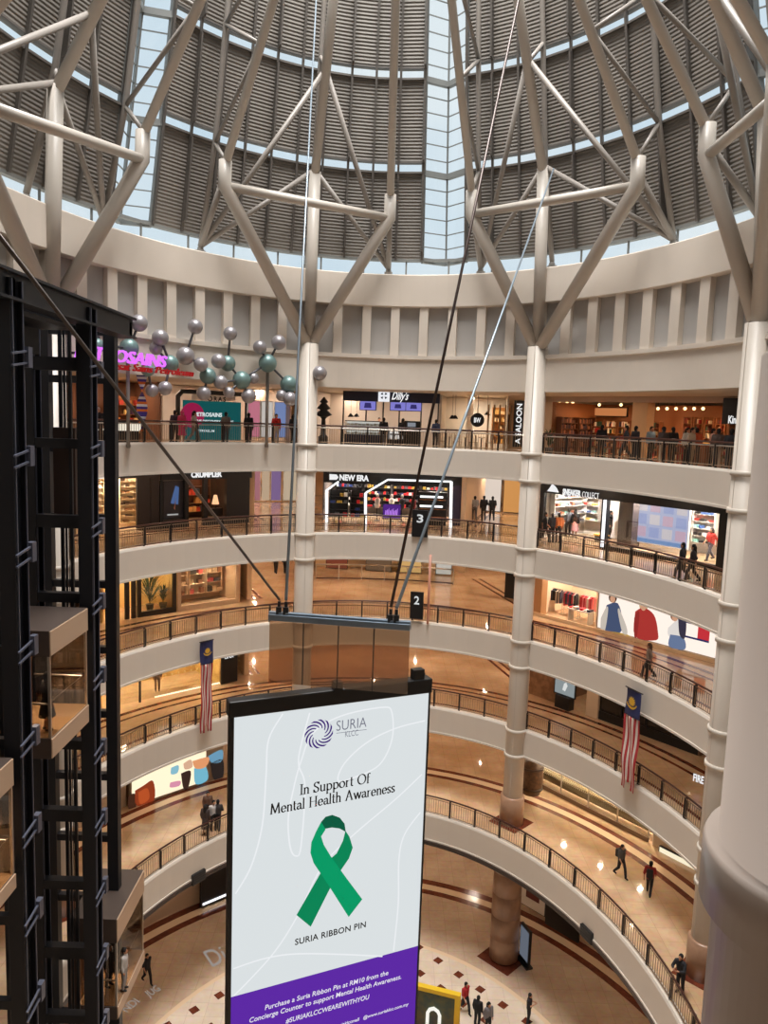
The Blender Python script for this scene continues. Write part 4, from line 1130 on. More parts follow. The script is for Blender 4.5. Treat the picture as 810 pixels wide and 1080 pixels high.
pr('person in grey top standing inside the left sneaker shop window', 599, 3, 6.4, 3.0, 'stand', (90, 92, 96), DK)
pr('person in pink skirt standing inside the left sneaker shop window', 606, 3, 6.2, 2.6, 'stand', DK, (222, 160, 164), skirt=True, longhair=True)
pr('person in black behind the light strip of the sneaker shop', 643, 3, 7.6, 1.0, 'stand', DK, DK)
pr('person in red carrying a panel inside the right end of the sneaker shop', 751, 3, 6.2, -1.2, 'walk', (206, 50, 44), (70, 70, 86), longhair=True)
pr('person in black with a bag walking along the railing before the video wall', 719, 3, .75, -2.2, 'walk', DK, (70, 62, 60), v0=600)
pr('second person in dark clothes walking beside the one with a bag before the video wall', 730, 3, .9, -2.0, 'walk', (44, 40, 44), DK, longhair=True, v0=604)
pr('person in black walking behind the railing left of the sneaker shop windows', 574.5, 3, 3.2, 1.4, 'walk', DK, DK)
# ---- SECOND FLOOR, RIGHT: LIGHT BOX AND CLOTHES SHOP
Fl = Front(2, 560, 760, 660, 6.0)
xl0, zl0 = Fl.px(630, 666); xl1, zl1 = Fl.px(757, 704)
t = Fl.thing('light_box', 'long bright white advertising light box with three clothed models', 'light box', (xl0 + xl1) / 2, 0)
Fl.box('case', mat('light_box_frame', (150, 132, 112), .4), xl0 - .1, xl1 + .15, 0, .3, .0, Fl.H, t)
Fl.box('face', emis('light_box_white', (255, 240, 228), 1.05), xl0, xl1, -.03, 0, .25, Fl.H - .05, t)
def lpx(pts, y=-.035): return [Fl.px(530 + a / 2.893, 600 + b / 2.893, y) for a, b in pts]
SKN = emis('poster_skin', (214, 160, 128), .9)
def sfig(cloth, arms, head, hc):
    for pts, c, dn in cloth + arms: flat(Fl, 'poster_shape', emis('poster_%d_%d_%d' % c, c, .9), smooth(lpx(pts) + [lpx(pts)[0]], 4)[:-1], dn, t, .002)
    x, z = lpx([head])[0]; r = .21
    flat(Fl, 'poster_shape', emis('poster_hair_%d' % hc[0], hc, .9), [(x + r * 1.25 * cos(k * .524), z + .06 + r * 1.3 * sin(k * .524)) for k in range(12)], -.036, t, .002)
    flat(Fl, 'poster_shape', SKN, [(x + r * .8 * cos(k * .524), z + r * sin(k * .524)) for k in range(12)], -.04, t, .002)
sfig([([(318, 110), (352, 105), (366, 160), (358, 195), (315, 190), (308, 150)], (70, 84, 116), -.038)], [([(300, 150), (318, 115), (322, 130), (312, 190), (300, 185)], (206, 196, 184), -.04), ([(356, 120), (378, 175), (380, 200), (366, 195), (352, 130)], (206, 196, 184), -.04), ([(300, 186), (380, 200), (382, 214), (300, 204)], (190, 150, 60), -.04)], (336, 92), (70, 46, 34))
sfig([([(405, 130), (430, 118), (462, 140), (474, 190), (468, 218), (404, 205)], (176, 54, 50), -.038)], [([(402, 150), (412, 130), (418, 140), (410, 205), (402, 204)], (150, 44, 42), -.04)], (430, 116), (206, 176, 130))
sfig([([(505, 180), (540, 150), (556, 160), (552, 215), (508, 205)], (232, 226, 220), -.038), ([(512, 200), (552, 210), (556, 246), (508, 236)], (106, 124, 158), -.039)], [([(536, 150), (560, 158), (556, 212), (540, 200)], (56, 52, 70), -.04)], (526, 148), (120, 72, 44))
x, z = lpx([(596, 192)])[0]
for (dx0, dx1, dz0, dz1, c) in ((-.9, .62, .32, .42, (36, 42, 96)), (-.9, .62, -.44, -.34, (36, 42, 96)), (0, .62, -.34, .32, (204, 52, 60))):
    flat(Fl, 'emblem', emis('emblem_%d' % c[0], c, .9), [(x + dx0, z + dz0), (x + dx1, z + dz0), (x + dx1, z + dz1), (x + dx0, z + dz1)], -.038, t, .002)
struct(Fl.box('baseboard', M_BAND2, 0, xl1 + .2, -.12, 0, 0, .2))
Fl.shell(.3, xl0 - .2, 3.6, mat('clothes_shop_wall', (238, 216, 190), .55), 0, 230, (1, .84, .66))
for i in range(3):
    xa, xb = Fl.px(578 + i * 17, 640, 1.6)[0], Fl.px(593 + i * 17, 640, 1.6)[0]
    rack(Fl, ('rail of dark clothes at the left of the second floor clothes shop', 'rail of mixed clothes in the middle of the second floor clothes shop', 'rail of red and pink clothes next to the light box')[i], xa, xb, 1.6, [[(30, 30, 36), (60, 62, 80), (196, 186, 176)], [(40, 40, 46), (170, 40, 60), (206, 196, 186), (60, 60, 90)], [(190, 44, 54), (222, 120, 130), (226, 214, 204)]][i], i)
xa = Fl.px(612, 655, .9)[0]
t = Fl.thing('display_table', 'low display table with folded red and white clothes in the second floor shop', 'table', xa, .9)
Fl.box('tabletop', mat('shelf_pale'), xa - .8, xa + .8, .6, 1.2, .7, .76, t)
for a in (-.72, .66): Fl.box('leg', mat('shelf_pale'), xa + a, xa + a + .06, .65, 1.15, 0, .7, t)
for k in range(6): tag(Fl.box('folded_clothes', mat('cloth_f%d' % (k % 3), [(200, 44, 54), (236, 228, 220), (60, 64, 84)][k % 3], .8), xa - .72 + k * .25, xa - .52 + k * .25, .7, 1.1, .76, .84 + .04 * (k % 2), None, .01), 'folded clothes on the low table in the second floor shop', 'clothes', 'folded clothes on the low table')
struct(Fl.box('wall_pier', mat('wood_pier', (176, 132, 92), .5), .0, Fl.px(571, 640)[0], -.05, .5, 0, Fl.H))
pr('person with long hair in black leggings walking past the light box', 683, 2, .85, -1.9, 'walk', (150, 128, 112), DK, longhair=True, hair=(96, 70, 54), v0=712)
# ---- FIRST FLOOR, RIGHT
Fb = Front(1, 556, 745, 760, 5.7)
def brect(u0, v0, u1, v1): return Fb.rect(u0, v0, u1, v1)
struct(Fb.box('wall_shop', mat('wood_panel_wall', (150, 110, 78), .45, noise=(3, (126, 90, 62), .4, .6)), 0, Fb.px(588, 735)[0], 0, .3, 0, Fb.H))
Fb.shell(Fb.px(588, 735)[0], Fb.W - .3, 3.4, mat('dim_shop_wall', (128, 98, 76), .6), 0, 55, (1, .78, .56))
x0, x1, z0, z1 = brect(590, 716, 614, 736)
t = Fb.thing('television', 'television showing a grey picture on a black stand, first floor', 'television', (x0 + x1) / 2, -.3)
tw = 1.5; xt = (x0 + x1) / 2 - .2
Fb.box('casing', M_BLK, xt - tw / 2, xt + tw / 2, -.3, -.2, .75, 1.75, t); Fb.box('screen', emis('tv_grey', (150, 160, 162), .8), xt - tw / 2 + .06, xt + tw / 2 - .06, -.31, -.3, .82, 1.69, t)
flat(Fb, 'picture', emis('tv_white', (226, 228, 226), .9), [(xt - .15, 1.1), (xt + .05, 1.05), (xt + .2, 1.4), (xt + .1, 1.6), (xt - .05, 1.5)], -.32, t)
Fb.box('stand', M_BLK, xt - .5, xt + .5, -.5, 0, 0, .75, t)
struct(Fb.box('wall_pier', M_PIER, Fb.px(619, 745)[0], Fb.px(627, 745)[0] + .3, -.1, .4, 0, Fb.H))
xg0, xg1 = Fb.px(630, 750)[0], Fb.W - .3
t = Fb.thing('storefront', 'dark glazed shop front on the first floor behind the right flag', 'shop front', (xg0 + xg1) / 2, 0)
Fb.box('sill', M_BLK, xg0, xg1, 0, .15, 0, .5, t); Fb.box('header', M_BLK, xg0, xg1, 0, .15, 2.3, Fb.H, t)
for k in range(5): xx = xg0 + (xg1 - xg0) * k / 4; Fb.box('mullion', M_BLK, xx - .05, xx + .05, 0, .15, .5, 2.3, t)
Fb.box('window_glass', mat('dark_window', (30, 26, 24), .08), xg0, xg1, .05, .07, .5, 2.3, t)
Fb.box('light_strip', emis('strip_warm', (255, 226, 180), 1.2), xg0 + .2, xg0 + 3, .1, .16, 1.9, 2.25, t)
Fb.box('neon_strip', emis('neon_violet', (60, 50, 150), .8), *[Fb.px(736, 793, -.05)[0], Fb.W], -.06, -.02, 2.0, 2.5, t)
qa, qb = on_floor(730, 834, 1), on_floor(747, 840, 1)
q = text_mesh('floor_lettering', 'FIRE &', emis('sign_white'), qa + V((0, 0, .5)), qb - qa, (0, 0, 1), (qb - qa).length, .35, .03)
tag(q, 'small white lettering low at the right end of the first floor gallery', 'sign')
# ---- GROUND FLOOR, RIGHT
Fg = Front(0, 560, 742, 850, 5.0)
Fg.shell(.2, Fg.px(690, 860)[0], 3.2, mat('white_shop_wall', (244, 234, 218), .5), 0, 620, (1, .86, .66))
t = Fg.thing('storefront', 'glazed ground floor shop front with a row of small dot decals', 'shop front', 4, 0)
xg1 = Fg.px(684, 880)[0]
Fg.box('sill', mat('bronze_sill', (120, 96, 74), .4), .2, xg1, -.05, .1, 0, .25, t)
Fg.box('window_glass', M_GLASS, .2, xg1, .0, .02, .25, 2.9, t)
for k in range(5): xx = .2 + (xg1 - .2) * k / 4; Fg.box('mullion', mat('satin_steel', (196, 188, 178), .3, .8), xx - .025, xx + .025, -.03, .06, .25, 2.9, t)
b = MB()
for k in range(60): xx = .3 + (xg1 - .4) * k / 60; b.box(xx, xx + .05, -.02, -.005, 1.0, 1.06, Fg.T).box(xx, xx + .05, -.02, -.005, 1.2, 1.26, Fg.T)
o = b.build('dot_decal', mat('decal_white', (236, 226, 206), .5), t); o['kind'] = 'stuff'
Fg.box('shelf_band', mat('olive_band', (120, 104, 70), .5), .2, xg1, .5, .9, .3, .8, t)
x0, x1, z0, z1 = Fg.rect(694, 888, 734, 926)
xa, za = Fg.px(695, 903, -.3); xb, zb = Fg.px(733, 928, -.3); zb = (za + zb) / 2 - .55
t = panel(Fg, 'light_sign', 'small glowing white wall sign with dark writing, ground floor right', 'sign', xa, xb, zb, zb + 1.2, -.3, emis('light_sign_white', (250, 238, 206), 1.0))
for k in range(4): flat(Fg, 'mark', M_INK, [(xa + (xb - xa) * (.3 + k * .12), zb + .4), (xa + (xb - xa) * (.37 + k * .12), zb + .42), (xa + (xb - xa) * (.36 + k * .12), zb + .8), (xa + (xb - xa) * (.31 + k * .12), zb + .7)], -.33, t)
struct(Fg.box('wall_pier', M_PIER, Fg.px(690, 880)[0], Fg.W + 1.5, -.02, .5, 0, Fg.H))
c = on_ring(561, 819, 2.6)
dr = MB()
prof = [(.02, c.z - 1.05), (.5, c.z - .98), (.62, c.z - .5), (.65, c.z), (.62, c.z + .5), (.5, c.z + .98), (.02, c.z + 1.05)]
t = thing('wooden_drum', 'large brown wooden drum hanging under the first floor gallery beside the column', 'drum', c)
dr.lathe(prof, (c.x, c.y), 24).build('shell', mat('drum_wood', (112, 82, 54), .45, noise=(4, (84, 60, 40), .4, .6)), t, True)
for dz in (-.6, .6): MB().lathe([(.66, c.z + dz - .06), (.66, c.z + dz + .06)], (c.x, c.y), 24).build('hoop', mat('drum_hoop', (70, 52, 38), .5), t, True)
MB().path([c + V((0, 0, 1.0)), V((c.x, c.y, Z0 + LV[1] - FASC))], .03, 6).build('hanger', M_BLK, t)
pf('person in grey top and black trousers walking on the ground floor gallery, left of two', 654, 925, 0, .5, 'walk', (84, 80, 76), DK, bag=(44, 42, 42))
pf('person in red top with black backpack walking on the ground floor gallery, right of two', 684, 944, 0, 2.7, 'walk', (150, 40, 36), DK, bag=(28, 26, 28))
pr('person in black leaning at the ground floor railing next to the right edge pillar', 717, 0, -1.45, -.9, 'lean', DK, DK, v0=1045)
# ---- CONCOURSE, RIGHT
Fc = Front(-1, 520, 700, 960, 4.8)
wallstrip(-1, au(500, 950, 5) + .05, 1.6, 6.2, mat('concourse_wall', (196, 168, 140), .5))
x0, x1, z0, z1 = Fc.rect(548, 940, 574, 966)
t = panel(Fc, 'framed_panel', 'framed white panel with a dark red picture by the stone column', 'picture', x0, x1, .6, 3.0, 0, mat('panel_white', (232, 226, 216), .5)); Fc.box('picture', mat('picture_red', (96, 40, 34), .5), x0 + .5, x1 - .4, -.03, -.015, 1.2, 2.5, t)
xa, xb = Fc.px(576, 960)[0], Fc.px(594, 980)[0]
t = panel(Fc, 'black_panel', 'plain black wall panel right of the framed picture', 'panel', xa, xb + 1.0, .2, 3.4, 0, M_BLK)
c = on_floor(553, 1016, -1)
def totem(c, label, h, wd, face, m, ex=V((.8, -.6, 0))):
    t = thing('display_totem', label, 'totem', c); ex = ex.normalized(); ey = V((-ex.y, ex.x, 0))
    Tt = lambda x, y, z: c + ex * x + ey * y + V((0, 0, z))
    MB().box(-wd / 2, wd / 2, -.08, .08, .1, h, Tt).build('casing', M_BLK, t); MB().box(-wd / 2 + .06, wd / 2 - .06, -.095, -.08, .35, h - .12, Tt).build('screen', m, t); MB().box(-wd / 2 - .08, wd / 2 + .08, -.2, .2, 0, .1, Tt).build('base', M_BLK, t)
    return t, Tt
totem(c, 'free standing black display totem beside the stone column on the concourse', 2.2, .95, None, emis('totem_screen', (120, 128, 142), .6), V((.35, -.93, 0)))

# ================================================================ TOP FLOOR, CENTRE: CAFE AND SALON
Fa = Front(4, 332, 548, 450, 5.6)
NAVY = mat('cafe_navy', (30, 36, 60), .5)
x0, x1 = Fa.px(362, 420)[0], Fa.px(464, 420)[0]
Fa.shell(.1, x1, 4.0, mat('cafe_wall', (186, 172, 158), .6), 0, 210, (1, .9, .8))
t = Fa.thing('cafe_sign', 'long navy cafe sign board with a white script name', 'sign', (x0 + x1) / 2, 0, 2.3)
zt0, zt1 = Fa.px(410, 424)[1], Fa.px(410, 410)[1]
Fa.box('board', NAVY, x0, x1, -.1, .1, zt0, zt1 + .1, t)
xa, xb, za, zb = Fa.rect(399.5, 411, 411, 424); Fa.box('emblem', emis('emblem_white', (236, 238, 244), 1), xa, xb, -.13, -.1, za, zb, t)
cxx, czz = (xa + xb) / 2, (za + zb) / 2
for k in range(4): flat(Fa, 'emblem_mark', NAVY, [(cxx + .22 * cos(k * 1.57 + d_) , czz + .22 * sin(k * 1.57 + d_)) for d_ in (.4, .8, 1.2)] + [(cxx + .06 * cos(k * 1.57 + .8), czz + .06 * sin(k * 1.57 + .8))], -.14, t)
Fa.text("Dilly's", emis('sign_white'), 413, 421.5, 431, 421.5, 8.5, -.13, .02, .45, t)
for (u0, v0, u1, v1, la) in ((380, 422, 396, 432.5, 'left of the logo'), (412, 423.5, 427.5, 433, 'under the script name'), (428.5, 424, 444, 433.5, 'right of the script name')):
    xa, xb, za, zb = Fa.rect(u0, v0, u1, v1, .3); q = panel(Fa, 'menu_screen', 'violet menu screen in the cafe, ' + la, 'screen', xa, xb, za, zb, .3, emis('menu_violet', (134, 130, 214), .9))
    flat(Fa, 'menu_picture', emis('menu_dark', (60, 54, 120), .7), [(xa + .25, za + .12), (xb - .25, za + .12), (xb - .3, zb - .15), (xa + .3, zb - .15)], .27, q)
for k, u in enumerate((362, 386, 404, 421, 444, 462)):
    xx = Fa.px(u, 440, .5)[0]; struct(Fa.box('trim', M_BLK, xx - .04, xx + .04, .46, .54, 0, zt0))
xa, xb = Fa.px(364, 455, -.3)[0], Fa.px(405, 455, -.3)[0]
t = Fa.thing('display_counter', 'lit cafe display counter with rows of white cakes and a navy front', 'counter', (xa + xb) / 2, 0)
Fa.box('base', NAVY, xa, xb, -.5, .3, 0, .62, t); Fa.box('top', M_BLK, xa, xb, -.5, .3, 1.42, 1.47, t)
Fa.box('glass', M_GLASS, xa, xb, -.5, -.48, .62, 1.42, t); Fa.box('lit_back', emis('counter_light', (238, 232, 226), .85), xa, xb, .2, .25, .62, 1.42, t)
for k in range(2): Fa.box('shelf', mat('shelf_pale'), xa, xb, -.44, .2, .85 + k * .28, .88 + k * .28, t)
rnd = random.Random(4); b = MB(); xx = xa + .1
while xx < xb - .2:
    for k in range(3): b.box(xx, xx + .16, -.3, .0, .64 + .27 * k, .72 + .27 * k + rnd.random() * .06, Fa.T)
    xx += .24
o = b.build('cakes', mat('cake_cream', (226, 206, 180), .6), t); o['kind'] = 'stuff'
xa, xb = Fa.px(408, 462, -1.2)[0], Fa.px(442, 462, -1.2)[0]
t = Fa.thing('bar_counter', 'black and white cafe bar counter with an open lit shelf', 'counter', (xa + xb) / 2, -1.2)
Fa.box('top', mat('counter_white', (226, 222, 216), .3), xa, xb, -1.3, -.7, 1.05, 1.12, t); Fa.box('end_panel', M_BLK, xa, xa + .1, -1.3, -.7, 0, 1.05, t); Fa.box('end_panel', M_BLK, xb - .9, xb, -1.3, -.7, 0, 1.05, t); Fa.box('back', emis('counter_light'), xa + .1, xb - .9, -.75, -.7, .45, .9, t); Fa.box('plinth', M_BLK, xa, xb, -1.28, -.72, 0, .4, t)
xm_ = Fa.px(433, 455, .2)[0]
t = Fa.thing('coffee_machine', 'black boxy coffee machine at the right of the cafe counter', 'machine', xm_, .2)
Fa.box('cabinet', M_BLK, xm_ - .6, xm_ + .6, .2, .9, 0, 1.55, t); Fa.box('control_panel', emis('machine_panel', (180, 186, 196), .5), xm_ - .2, xm_ + .3, .18, .2, 1.2, 1.45, t)
def stool(F_, x, y, label, m=None):
    m = m or mat('stool_dark', (44, 36, 32), .5); t = F_.thing('bar_stool', label, 'stool', x, y, 0, 'bar stools at the cafe')
    c = F_.T(x, y, 0); MB().lathe([(.17, c.z + .70), (.18, c.z + .74), (.16, c.z + .77)], (c.x, c.y), 14).build('seat', m, t, True)
    for k in range(4): MB().path([c + V((.12 * cos(k * 1.57), .12 * sin(k * 1.57), .72)), c + V((.2 * cos(k * 1.57), .2 * sin(k * 1.57), 0))], .015, 6).build('leg', m, t)
for u in (414, 419, 424, 429): stool(Fa, Fa.px(u, 465, -1.7)[0], -1.7, 'dark bar stool standing along the black and white cafe counter')
# black lantern pillar
c = on_ring(341, 455, 1.4); c.z = Z0 + LV[4]
t = thing('lantern_post', 'ornate black lantern post just right of the left middle column', 'lamp post', c)
MB().lathe([(.28, c.z), (.28, c.z + .5), (.16, c.z + .6), (.12, c.z + 1.5), (.2, c.z + 1.6)], (c.x, c.y), 12).build('post', M_BLK, t, True)
MB().lathe([(.2, c.z + 1.6), (.5, c.z + 1.75), (.2, c.z + 2.0), (.4, c.z + 2.1), (.14, c.z + 2.4), (.26, c.z + 2.45), (.03, c.z + 2.75)], (c.x, c.y), 12).build('lantern_top', M_BLK, t, True)
pr('person in black behind the left end of the cafe counter', 399, 4, 6.6, .2, 'stand', DK, DK)
pr('person in black standing before the cafe bar counter, left one', 404, 4, 2.8, 3.2, 'stand', DK, DK)
pr('person in black standing before the cafe bar counter, right one', 424, 4, 2.8, 2.9, 'stand', (40, 38, 44), DK)
pr('person in blue jacket at the right end of the cafe bar', 459, 4, 3.6, 2.6, 'stand', (60, 74, 110), DK)
# salon side
xs = Fa.px(466, 440)[0]; Fa.shell(x1 + .15, Fa.W - .8, 4.2, mat('salon_white', (214, 204, 190), .5), 0, 190, (1, .86, .68))
struct(Fa.box('wall_pier', mat('shop_white'), Fa.px(492, 440, 1.5)[0], Fa.px(499, 440, 1.5)[0], 1.5, 2.0, 0, Fa.H))
xr, zr_ = Fa.px(503.5, 443, -.1); c = Fa.T(xr, -.1, zr_)
t = thing('round_sign', 'round black hanging sign with white letters between cafe and salon', 'sign', c)
MB().poly([Fa.T(xr + .42 * cos(k * pi / 12), -.1, zr_ + .42 * sin(k * pi / 12)) for k in range(24)], Fa.ey * .08).build('disc', M_BLK, t); MB().path([Fa.T(xr, -.06, zr_ + .4), Fa.T(xr, -.06, Fa.H)], .015, 6).build('hanger', M_BLK, t)
text_mesh('lettering', 'BW', emis('sign_white'), Fa.T(xr - .2, -.115, zr_ - .14), Fa.ex, (0, 0, 1), .4, .28, .03, parent=t)
xa, xb, za, zb = Fa.rect(543, 428, 550, 466, -.2)
t = panel(Fa, 'salon_sign', 'tall narrow black sign with SALOON written upwards', 'sign', xa, xb, .25, 2.95, -.25, M_BLK)
text_mesh('lettering', 'A SALOON', emis('sign_white'), Fa.T(xb - .08, -.28, .4), (0, 0, 1), -Fa.ex, 2.4, .32, .02, parent=t)
for k, u in enumerate((515, 521, 527, 533, 539)):
    xx = Fa.px(u, 440, .05)[0]; struct(Fa.box('trim', mat('salon_frame', (150, 120, 84), .4), xx - .05, xx + .05, 0, .1, 0, 2.7))
shelves(Fa, 'golden lit shelf of bottles inside the salon', Fa.px(519, 440, 2.5)[0], Fa.px(540, 440, 2.5)[0], 2.6, .3, 2.6, 5, [(196, 150, 80), (90, 60, 40), (230, 200, 150)], 9, .4, mat('salon_shelf', (170, 110, 50), .5), .8, (.08, .2), .6)
def chair(F_, x, y, rz, label, group, m, proto={}):
    t = F_.thing('cafe_chair', label, 'chair', x, y, 0, group); c = F_.T(x, y, 0)
    Rm = Matrix.Rotation(rz, 4, 'Z'); Tt = lambda a, b_, z: c + (Rm @ V((a, b_, z)))
    MB().box(-.2, .2, -.2, .2, .43, .47, Tt).build('seat', m, t); MB().box(-.2, .2, .17, .2, .55, .86, Tt).build('backrest', m, t)
    for a in (-.17, .17):
        for b_ in (-.17, .17): MB().box(a - .015, a + .015, b_ - .015, b_ + .015, 0, .86 if b_ > 0 else .43, Tt).build('leg', m, t)
def ctable(F_, x, y, label, m, group=None):
    t = F_.thing('cafe_table', label, 'table', x, y, 0, group); c = F_.T(x, y, 0)
    MB().lathe([(.2, c.z + .72), (.2, c.z + .75)], (c.x, c.y), 18).build('tabletop', m, t); MB().path([c + V((0, 0, .72)), c + V((0, 0, .03))], .035, 8).build('pedestal', M_BLK, t); MB().lathe([(.16, c.z), (.16, c.z + .03)], (c.x, c.y), 16).build('foot', M_BLK, t)
M_TT = mat('table_pale', (206, 184, 156), .4); M_CH = mat('chair_pale', (176, 158, 136), .5)
for k, u in enumerate((474, 491, 508)):
    xx = Fa.px(u, 460, -2)[0]; ctable(Fa, xx, -2, 'small pale round cafe table behind the top floor railing', M_TT, 'round cafe tables'); chair(Fa, xx - .42, -2, 1.57, 'pale cafe chair at a small round table behind the railing', 'pale cafe chairs', M_CH); chair(Fa, xx + .42, -2, -1.57, 'pale cafe chair at a small round table behind the railing', 'pale cafe chairs', M_CH)
for k, (u, v) in enumerate(((477, 440), (480, 440), (514, 436), (370, 438), (376, 438))):
    xx, zz = Fa.px(u, v, .8); t = Fa.thing('pendant_lamp', 'small black pendant lamp hanging in the cafe', 'lamp', xx, .8, zz, 'black pendant lamps in the cafe')
    c = Fa.T(xx, .8, zz); MB().lathe([(.2, c.z - .1), (.05, c.z + .12)], (c.x, c.y), 14).build('shade', M_BLK, t, True); MB().path([c + V((0, 0, .1)), V((c.x, c.y, Z0 + zl))], .01, 6).build('cord', M_BLK, t)
# ================================================================ THIRD FLOOR, CENTRE: CAP SHOP
Fn = Front(3, 341, 486, 525, 6.2)
xe_ = Fn.W
Fn.shell(.05, xe_, 4.6, mat('cap_shop_wall', (120, 112, 108), .6), 0, 420, (1, .95, .9))
t = Fn.thing('storefront', 'black headed cap shop front outlined with white light tubes', 'shop front', Fn.W / 2, 0)
zh = Fn.px(400, 509)[1]
Fn.box('header', M_BLK, 0, xe_, -.1, .12, zh - .1, Fn.H, t)
Fn.box('end_post', mat('purple_post', (46, 36, 60), .5), xe_ - .5, xe_, -.12, .2, 0, zh, t)
Fn.text('NEW ERA', sg, 358, 506.3, 389, 507.3, 6, -.13, .05, parent=t, space=1.0)
MB().poly([Fn.T(x, -.13, z) for x, z in [Fn.px(*q, -.13) for q in ((347.5, 506), (355, 506), (357, 503.5), (355, 500.5), (347.5, 500))]], Fn.ey * .03).build('logo', sg, t)
M_NEON = emis('white_tube', (250, 250, 250), 1.7)
def neon(pts, y=-.9):
    P = [Fn.T(*(lambda q: (q[0], y, q[1]))(Fn.px(a, b_, y))) for a, b_ in pts]
    b = MB()
    for p, q in zip(P, P[1:]): b.beam(p, q, .16, .1)
    o = b.build('light_tube', M_NEON, t)
neon([(385.5, 563), (385.5, 520), (409, 506), (476, 508), (475, 568)]); neon([(344.5, 560), (344.5, 517), (357, 508)])
caps = [(40, 40, 44), (200, 40, 44), (230, 228, 224), (40, 60, 120), (90, 90, 94), (180, 150, 60)]
for i in range(4):
    a, b_ = .3 + i * (xe_ - .8) / 4, .3 + (i + 1) * (xe_ - .8) / 4 - .15
    shelves(Fn, 'black wall shelf of caps at the back of the cap shop', a, b_, 4.1, .5, 2.7, 5, caps, 30 + i, .4, mat('shelf_black', (34, 34, 36), .5), .9, (.14, .24), .5, 'wall shelves of caps')
for i in range(2):
    xa, xb = (Fn.px(347 + i * 22, 530, -.3)[0], Fn.px(367 + i * 20, 530, -.3)[0])
    shelves(Fn, ('black grid shelf of goods at the left front of the cap shop', 'black grid shelf of red and white goods left of the big light frame')[i], xa, xb, -.3, .3, 2.0, 4, caps, 50 + i, .35, mat('shelf_black', (34, 34, 36), .5), .6, (.2, .36), .6)
for i, (u, c) in enumerate(((398, (206, 196, 186)), (413, (230, 226, 222)), (424, (60, 56, 60)), (436, (150, 40, 44)), (447, (40, 40, 46)), (456, (226, 222, 216)))):
    xx = Fn.px(u, 530, .8)[0]; tt = Fn.thing('mannequin', 'shop mannequin wearing a %s top in the cap shop' % ('beige', 'white', 'charcoal', 'dark red', 'black', 'cream')[i], 'mannequin', xx, .8)
    c_ = Fn.T(xx, .8, 0); b = MB(); b.lathe([(.2, c_.z), (.2, c_.z + .03), (.03, c_.z + .05), (.03, c_.z + .9)], (c_.x, c_.y), 12).build('stand', M_BLK, tt)
    MB().lathe([(.13, c_.z + .85), (.17, c_.z + 1.0), (.15, c_.z + 1.15), (.21, c_.z + 1.4), (.08, c_.z + 1.52)], (c_.x, c_.y), 14).build('top', mat('cloth_%d_%d_%d' % c, c, .8), tt, True); MB().ball(c_ + V((0, 0, 1.66)), .11, 12, (.9, 1, 1.2)).build('head', mat('mannequin_head', (214, 204, 194), .4), tt, True)
xa, xb = Fn.px(404, 545, -.6)[0], Fn.px(422, 545, -.6)[0]
t = panel(Fn, 'promotion_board', 'glowing purple promotion board low at the front of the cap shop', 'sign', xa, xb, .35, 1.25, -.6, emis('promo_purple', (86, 40, 140), .8))
for k in range(9): flat(Fn, 'promo_mark', emis('promo_violet', (190, 130, 240), 1.0), [(xa + .12 + k * .09, .6), (xa + .18 + k * .09, .58), (xa + .2 + k * .09, .85 + .1 * (k % 3)), (xa + .14 + k * .09, .88)], -.62, t)
for i, (u, la) in enumerate(((449, 'with two white light strips'),)):
    xa, xb = Fn.px(441, 535, -.4)[0], Fn.px(471, 535, -.4)[0]; t = Fn.thing('display_cabinet', 'dark arched display cabinet ' + la, 'cabinet', (xa + xb) / 2, -.4)
    Fn.box('body', M_BLK, xa, xb, -.35, .1, 0, 2.1, t); 
    for zz in (1.15, 1.75): Fn.box('light_strip', M_NEON, xa + .1, xb - .25, -.38, -.35, zz, zz + .12, t)
    for zz in (.5, 1.0, 1.6): Fn.box('shelf', mat('shelf_wood', (150, 100, 60), .5), xa + .05, xb - .05, -.4, -.35, zz, zz + .05, t)
# corridors: side walls, glowing shop fronts
def corridor(lev, u, side, m=None, offs=(6.2, 20)):
    v = {4: 450, 3: 525, 2: 620, 1: 705, 0: 800, -1: 930}[lev]
    a0 = au(u, v, offs[0]); z = LV[lev]; H = (LV[lev + 1] - FASC - z) if lev < 4 else zl - z
    p, q = rp(a0, offs[0], z), rp(a0, offs[1], z); n_ = V((-(q - p).y, (q - p).x, 0)).normalized() * .15
    struct(MB().hexa([p - n_, p + n_, q + n_, q - n_], [x + V((0, 0, H)) for x in (p - n_, p + n_, q + n_, q - n_)]).build('wall_corridor', m or M_WARM))
    if lev in (3, 2, 1):                      # twin dark bands running along the corridor floor
        for d in (.35, .8):
            s = n_.normalized() * d * side; e_ = n_.normalized() * .09
            struct(MB().poly([p + s - e_, p + s + e_, q + s + e_, q + s - e_], (0, 0, .006)).build('trim', M_BAND))
for lev in (3, 2, 1): corridor(lev, 266 - (3 - lev) * 3, -1, mat('corridor_pale', (226, 196, 160), .5))
corridor(3, 489, -1, mat('corridor_pale'))
corridor(0, 262, -1); corridor(-1, 250, -1)
Fd = Front(3, 489, 552, 520, 15)
for i in range(3):
    xa, xb = Fd.W * (.02 + i * .33), Fd.W * (.3 + i * .33)
    panel(Fd, 'shop_window', ('tall violet lit shop window at the end of the third floor corridor', 'tall white lit shop window at the end of the third floor corridor', 'tall amber lit shop window at the end of the third floor corridor')[i], 'shop window', xa, xb, .1, 3.1, 0, emis('shopwin_%d' % i, [(170, 150, 190), (230, 214, 200), (214, 150, 84)][i], .9))
Fe = Front(3, 262, 316, 525, 17)
